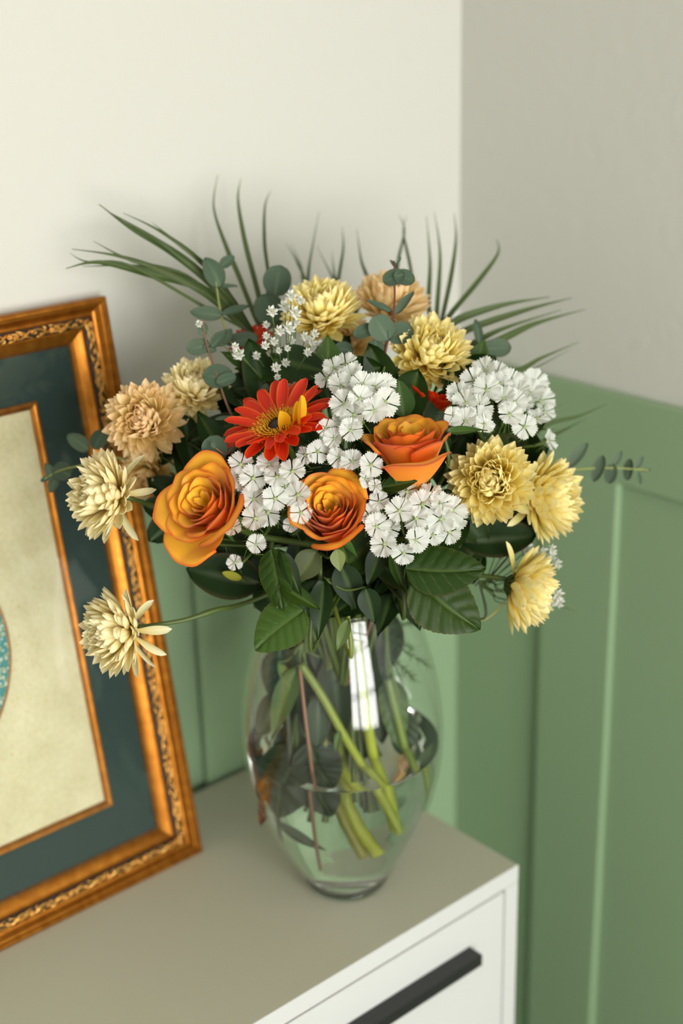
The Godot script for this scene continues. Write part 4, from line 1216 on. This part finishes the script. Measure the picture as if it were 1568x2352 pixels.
	# leaves packed inside the bouquet, seen only as dark gaps between the flowers
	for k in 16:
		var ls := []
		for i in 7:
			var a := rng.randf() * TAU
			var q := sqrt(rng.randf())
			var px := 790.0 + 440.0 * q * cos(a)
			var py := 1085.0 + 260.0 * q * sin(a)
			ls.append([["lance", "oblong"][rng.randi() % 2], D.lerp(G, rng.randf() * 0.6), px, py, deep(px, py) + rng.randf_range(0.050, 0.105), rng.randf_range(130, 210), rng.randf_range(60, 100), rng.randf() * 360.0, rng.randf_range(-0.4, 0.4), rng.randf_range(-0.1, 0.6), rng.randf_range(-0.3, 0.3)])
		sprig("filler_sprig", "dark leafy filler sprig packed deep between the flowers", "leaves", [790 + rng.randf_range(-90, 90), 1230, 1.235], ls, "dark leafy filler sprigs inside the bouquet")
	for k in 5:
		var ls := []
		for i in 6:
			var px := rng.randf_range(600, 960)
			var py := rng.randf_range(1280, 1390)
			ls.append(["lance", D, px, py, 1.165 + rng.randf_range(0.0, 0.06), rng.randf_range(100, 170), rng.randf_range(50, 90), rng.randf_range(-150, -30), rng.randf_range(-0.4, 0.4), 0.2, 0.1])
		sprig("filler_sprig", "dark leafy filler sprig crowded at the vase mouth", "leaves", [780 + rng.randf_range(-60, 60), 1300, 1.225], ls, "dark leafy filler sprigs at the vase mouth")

func in_vase() -> void:
	# the bare stems that show through the glass
	var o := thing("flower_stem", "thick pale green stem slanting through the vase from the upper left", "stem", at(690, 1525, 1.235))
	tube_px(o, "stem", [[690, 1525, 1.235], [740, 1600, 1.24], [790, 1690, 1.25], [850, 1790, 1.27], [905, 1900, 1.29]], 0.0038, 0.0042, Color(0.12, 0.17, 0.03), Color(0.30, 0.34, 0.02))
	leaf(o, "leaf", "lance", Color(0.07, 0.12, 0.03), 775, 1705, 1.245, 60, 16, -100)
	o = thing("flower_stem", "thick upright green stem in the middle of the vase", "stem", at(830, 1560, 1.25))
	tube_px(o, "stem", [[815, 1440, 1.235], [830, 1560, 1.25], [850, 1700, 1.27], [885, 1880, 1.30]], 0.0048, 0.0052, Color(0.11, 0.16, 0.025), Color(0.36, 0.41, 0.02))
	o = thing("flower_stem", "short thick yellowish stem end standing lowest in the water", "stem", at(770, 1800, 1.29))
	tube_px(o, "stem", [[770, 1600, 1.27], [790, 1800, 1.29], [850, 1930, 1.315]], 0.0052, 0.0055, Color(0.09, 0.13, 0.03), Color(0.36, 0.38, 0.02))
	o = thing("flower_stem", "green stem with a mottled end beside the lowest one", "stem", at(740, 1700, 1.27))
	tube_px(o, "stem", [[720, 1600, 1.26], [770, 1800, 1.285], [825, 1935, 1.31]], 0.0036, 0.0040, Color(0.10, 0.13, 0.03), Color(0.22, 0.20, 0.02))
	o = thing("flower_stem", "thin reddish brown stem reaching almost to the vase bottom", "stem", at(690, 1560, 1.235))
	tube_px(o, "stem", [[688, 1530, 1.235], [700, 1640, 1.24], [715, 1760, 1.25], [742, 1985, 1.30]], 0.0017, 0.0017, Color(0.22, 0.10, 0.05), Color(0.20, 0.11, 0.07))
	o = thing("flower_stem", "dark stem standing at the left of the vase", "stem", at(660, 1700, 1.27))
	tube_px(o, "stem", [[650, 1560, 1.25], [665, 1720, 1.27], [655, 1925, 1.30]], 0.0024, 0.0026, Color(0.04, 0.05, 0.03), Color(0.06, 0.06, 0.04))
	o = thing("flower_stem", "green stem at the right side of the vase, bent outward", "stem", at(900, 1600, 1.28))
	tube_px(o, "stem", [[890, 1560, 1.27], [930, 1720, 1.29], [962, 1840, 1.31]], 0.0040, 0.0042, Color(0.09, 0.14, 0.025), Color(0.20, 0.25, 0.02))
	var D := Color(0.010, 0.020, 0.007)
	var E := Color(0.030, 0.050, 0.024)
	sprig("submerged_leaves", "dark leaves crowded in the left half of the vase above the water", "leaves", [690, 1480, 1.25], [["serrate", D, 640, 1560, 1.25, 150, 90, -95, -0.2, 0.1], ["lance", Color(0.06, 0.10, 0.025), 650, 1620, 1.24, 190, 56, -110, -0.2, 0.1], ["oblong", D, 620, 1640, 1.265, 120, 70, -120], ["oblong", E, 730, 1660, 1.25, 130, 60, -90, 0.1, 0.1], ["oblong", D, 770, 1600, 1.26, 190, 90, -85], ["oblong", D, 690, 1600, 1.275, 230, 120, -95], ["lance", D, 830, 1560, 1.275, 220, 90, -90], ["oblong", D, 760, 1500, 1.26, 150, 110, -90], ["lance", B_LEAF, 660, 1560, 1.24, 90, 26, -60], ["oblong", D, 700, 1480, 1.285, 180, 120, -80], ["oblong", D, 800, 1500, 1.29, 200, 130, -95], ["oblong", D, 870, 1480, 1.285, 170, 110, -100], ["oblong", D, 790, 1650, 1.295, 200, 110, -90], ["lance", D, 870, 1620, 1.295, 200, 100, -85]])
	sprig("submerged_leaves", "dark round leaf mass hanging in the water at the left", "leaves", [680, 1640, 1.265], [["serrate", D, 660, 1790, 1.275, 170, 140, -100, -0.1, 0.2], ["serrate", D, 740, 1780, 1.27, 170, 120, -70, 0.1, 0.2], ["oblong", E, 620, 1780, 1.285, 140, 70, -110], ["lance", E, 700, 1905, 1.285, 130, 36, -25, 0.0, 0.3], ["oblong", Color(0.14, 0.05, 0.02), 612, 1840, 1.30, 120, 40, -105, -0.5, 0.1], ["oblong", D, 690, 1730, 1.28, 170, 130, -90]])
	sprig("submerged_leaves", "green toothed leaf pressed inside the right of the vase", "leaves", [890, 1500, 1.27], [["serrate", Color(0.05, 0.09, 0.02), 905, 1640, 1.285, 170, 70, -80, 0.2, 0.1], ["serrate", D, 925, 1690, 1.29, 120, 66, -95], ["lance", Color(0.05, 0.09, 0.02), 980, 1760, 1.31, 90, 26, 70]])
	# a feathery fern tip behind the right-hand glass
	var c := at(890, 1440, 1.275)
	o = thing("asparagus_fern", "feathery asparagus fern sprig inside the vase at the upper right", "fern", c)
	var g := Geo.new()
	for br in [[[890, 1440], [950, 1430]], [[895, 1460], [945, 1490]], [[900, 1480], [985, 1530]], [[900, 1510], [950, 1560]], [[880, 1420], [930, 1390]], [[895, 1500], [935, 1600]]]:
		var a := at(br[0][0], br[0][1], 1.275) - c
		var b := at(br[1][0], br[1][1], 1.28) - c
		g.tube(PackedVector3Array([a, (a + b) / 2, b]), 0.0004, 0.0002, 4, E, E)
		for k in 90:
			var p := a.lerp(b, rng.randf())
			var v := (b - a).normalized() * 0.5 + Vector3(rng.randf_range(-1, 1), rng.randf_range(-1, 1), rng.randf_range(-1, 1))
			g.tube(PackedVector3Array([p, p + v * 0.0028, p + v * 0.0058]), 0.00025, 0.0001, 3, Color(0.05, 0.085, 0.03), Color(0.07, 0.12, 0.04))
	part(o, "fronds", g.mesh(), M.leaf).set_meta("kind", "stuff")
	stem(o, c, Vector3(0, -1, 0), [], 0.001)

const B_LEAF := Color(0.10, 0.15, 0.03)

# ------------------------------------------------------------------ scene
func _ready() -> void:
	# camera
	var cam := Camera3D.new()
	cam.name = "camera"
	cam.transform = Transform3D(AXES, EYE)
	var lens := CameraAttributesPhysical.new()
	lens.frustum_focal_length = 33.30
	lens.frustum_focus_distance = 1.085
	lens.frustum_near = 0.05
	lens.frustum_far = 50.0
	lens.exposure_aperture = 1.75
	cam.attributes = lens
	add_child(cam)
	cam.fov = 2.0 * rad_to_deg(atan(1176.0 / FPX))
	# sky and exposure
	var env := Environment.new()
	env.background_mode = Environment.BG_SKY
	var sky := Sky.new()
	var sm := ProceduralSkyMaterial.new()
	sm.sky_top_color = Color(0.62, 0.74, 0.92)
	sm.sky_horizon_color = Color(0.90, 0.93, 0.97)
	sm.ground_bottom_color = Color(0.42, 0.42, 0.38)
	sm.ground_horizon_color = Color(0.72, 0.74, 0.74)
	sky.sky_material = sm
	env.sky = sky
	env.background_energy_multiplier = 1.6
	env.tonemap_mode = Environment.TONE_MAPPER_LINEAR
	env.tonemap_exposure = 1.0
	env.sdfgi_enabled = true
	env.ssao_enabled = true
	env.ssil_enabled = true
	var we := WorldEnvironment.new()
	we.name = "environment"
	we.environment = env
	add_child(we)
	# daylight through the window behind the viewer
	var day := AreaLight3D.new()
	day.name = "window_daylight"
	day.area_size = Vector2(1.52, 1.72)
	day.light_energy = 13.6
	day.light_color = Color(1.0, 0.995, 0.975)
	day.shadow_enabled = true
	day.set("area_range", 12.0)
	day.position = Vector3(-0.78, 0.535, 2.775)
	add_child(day)
	rng.seed = 20240
	materials()
	room()
	dresser()
	vase()
	picture()
	in_vase()
	flowers()
	greenery()
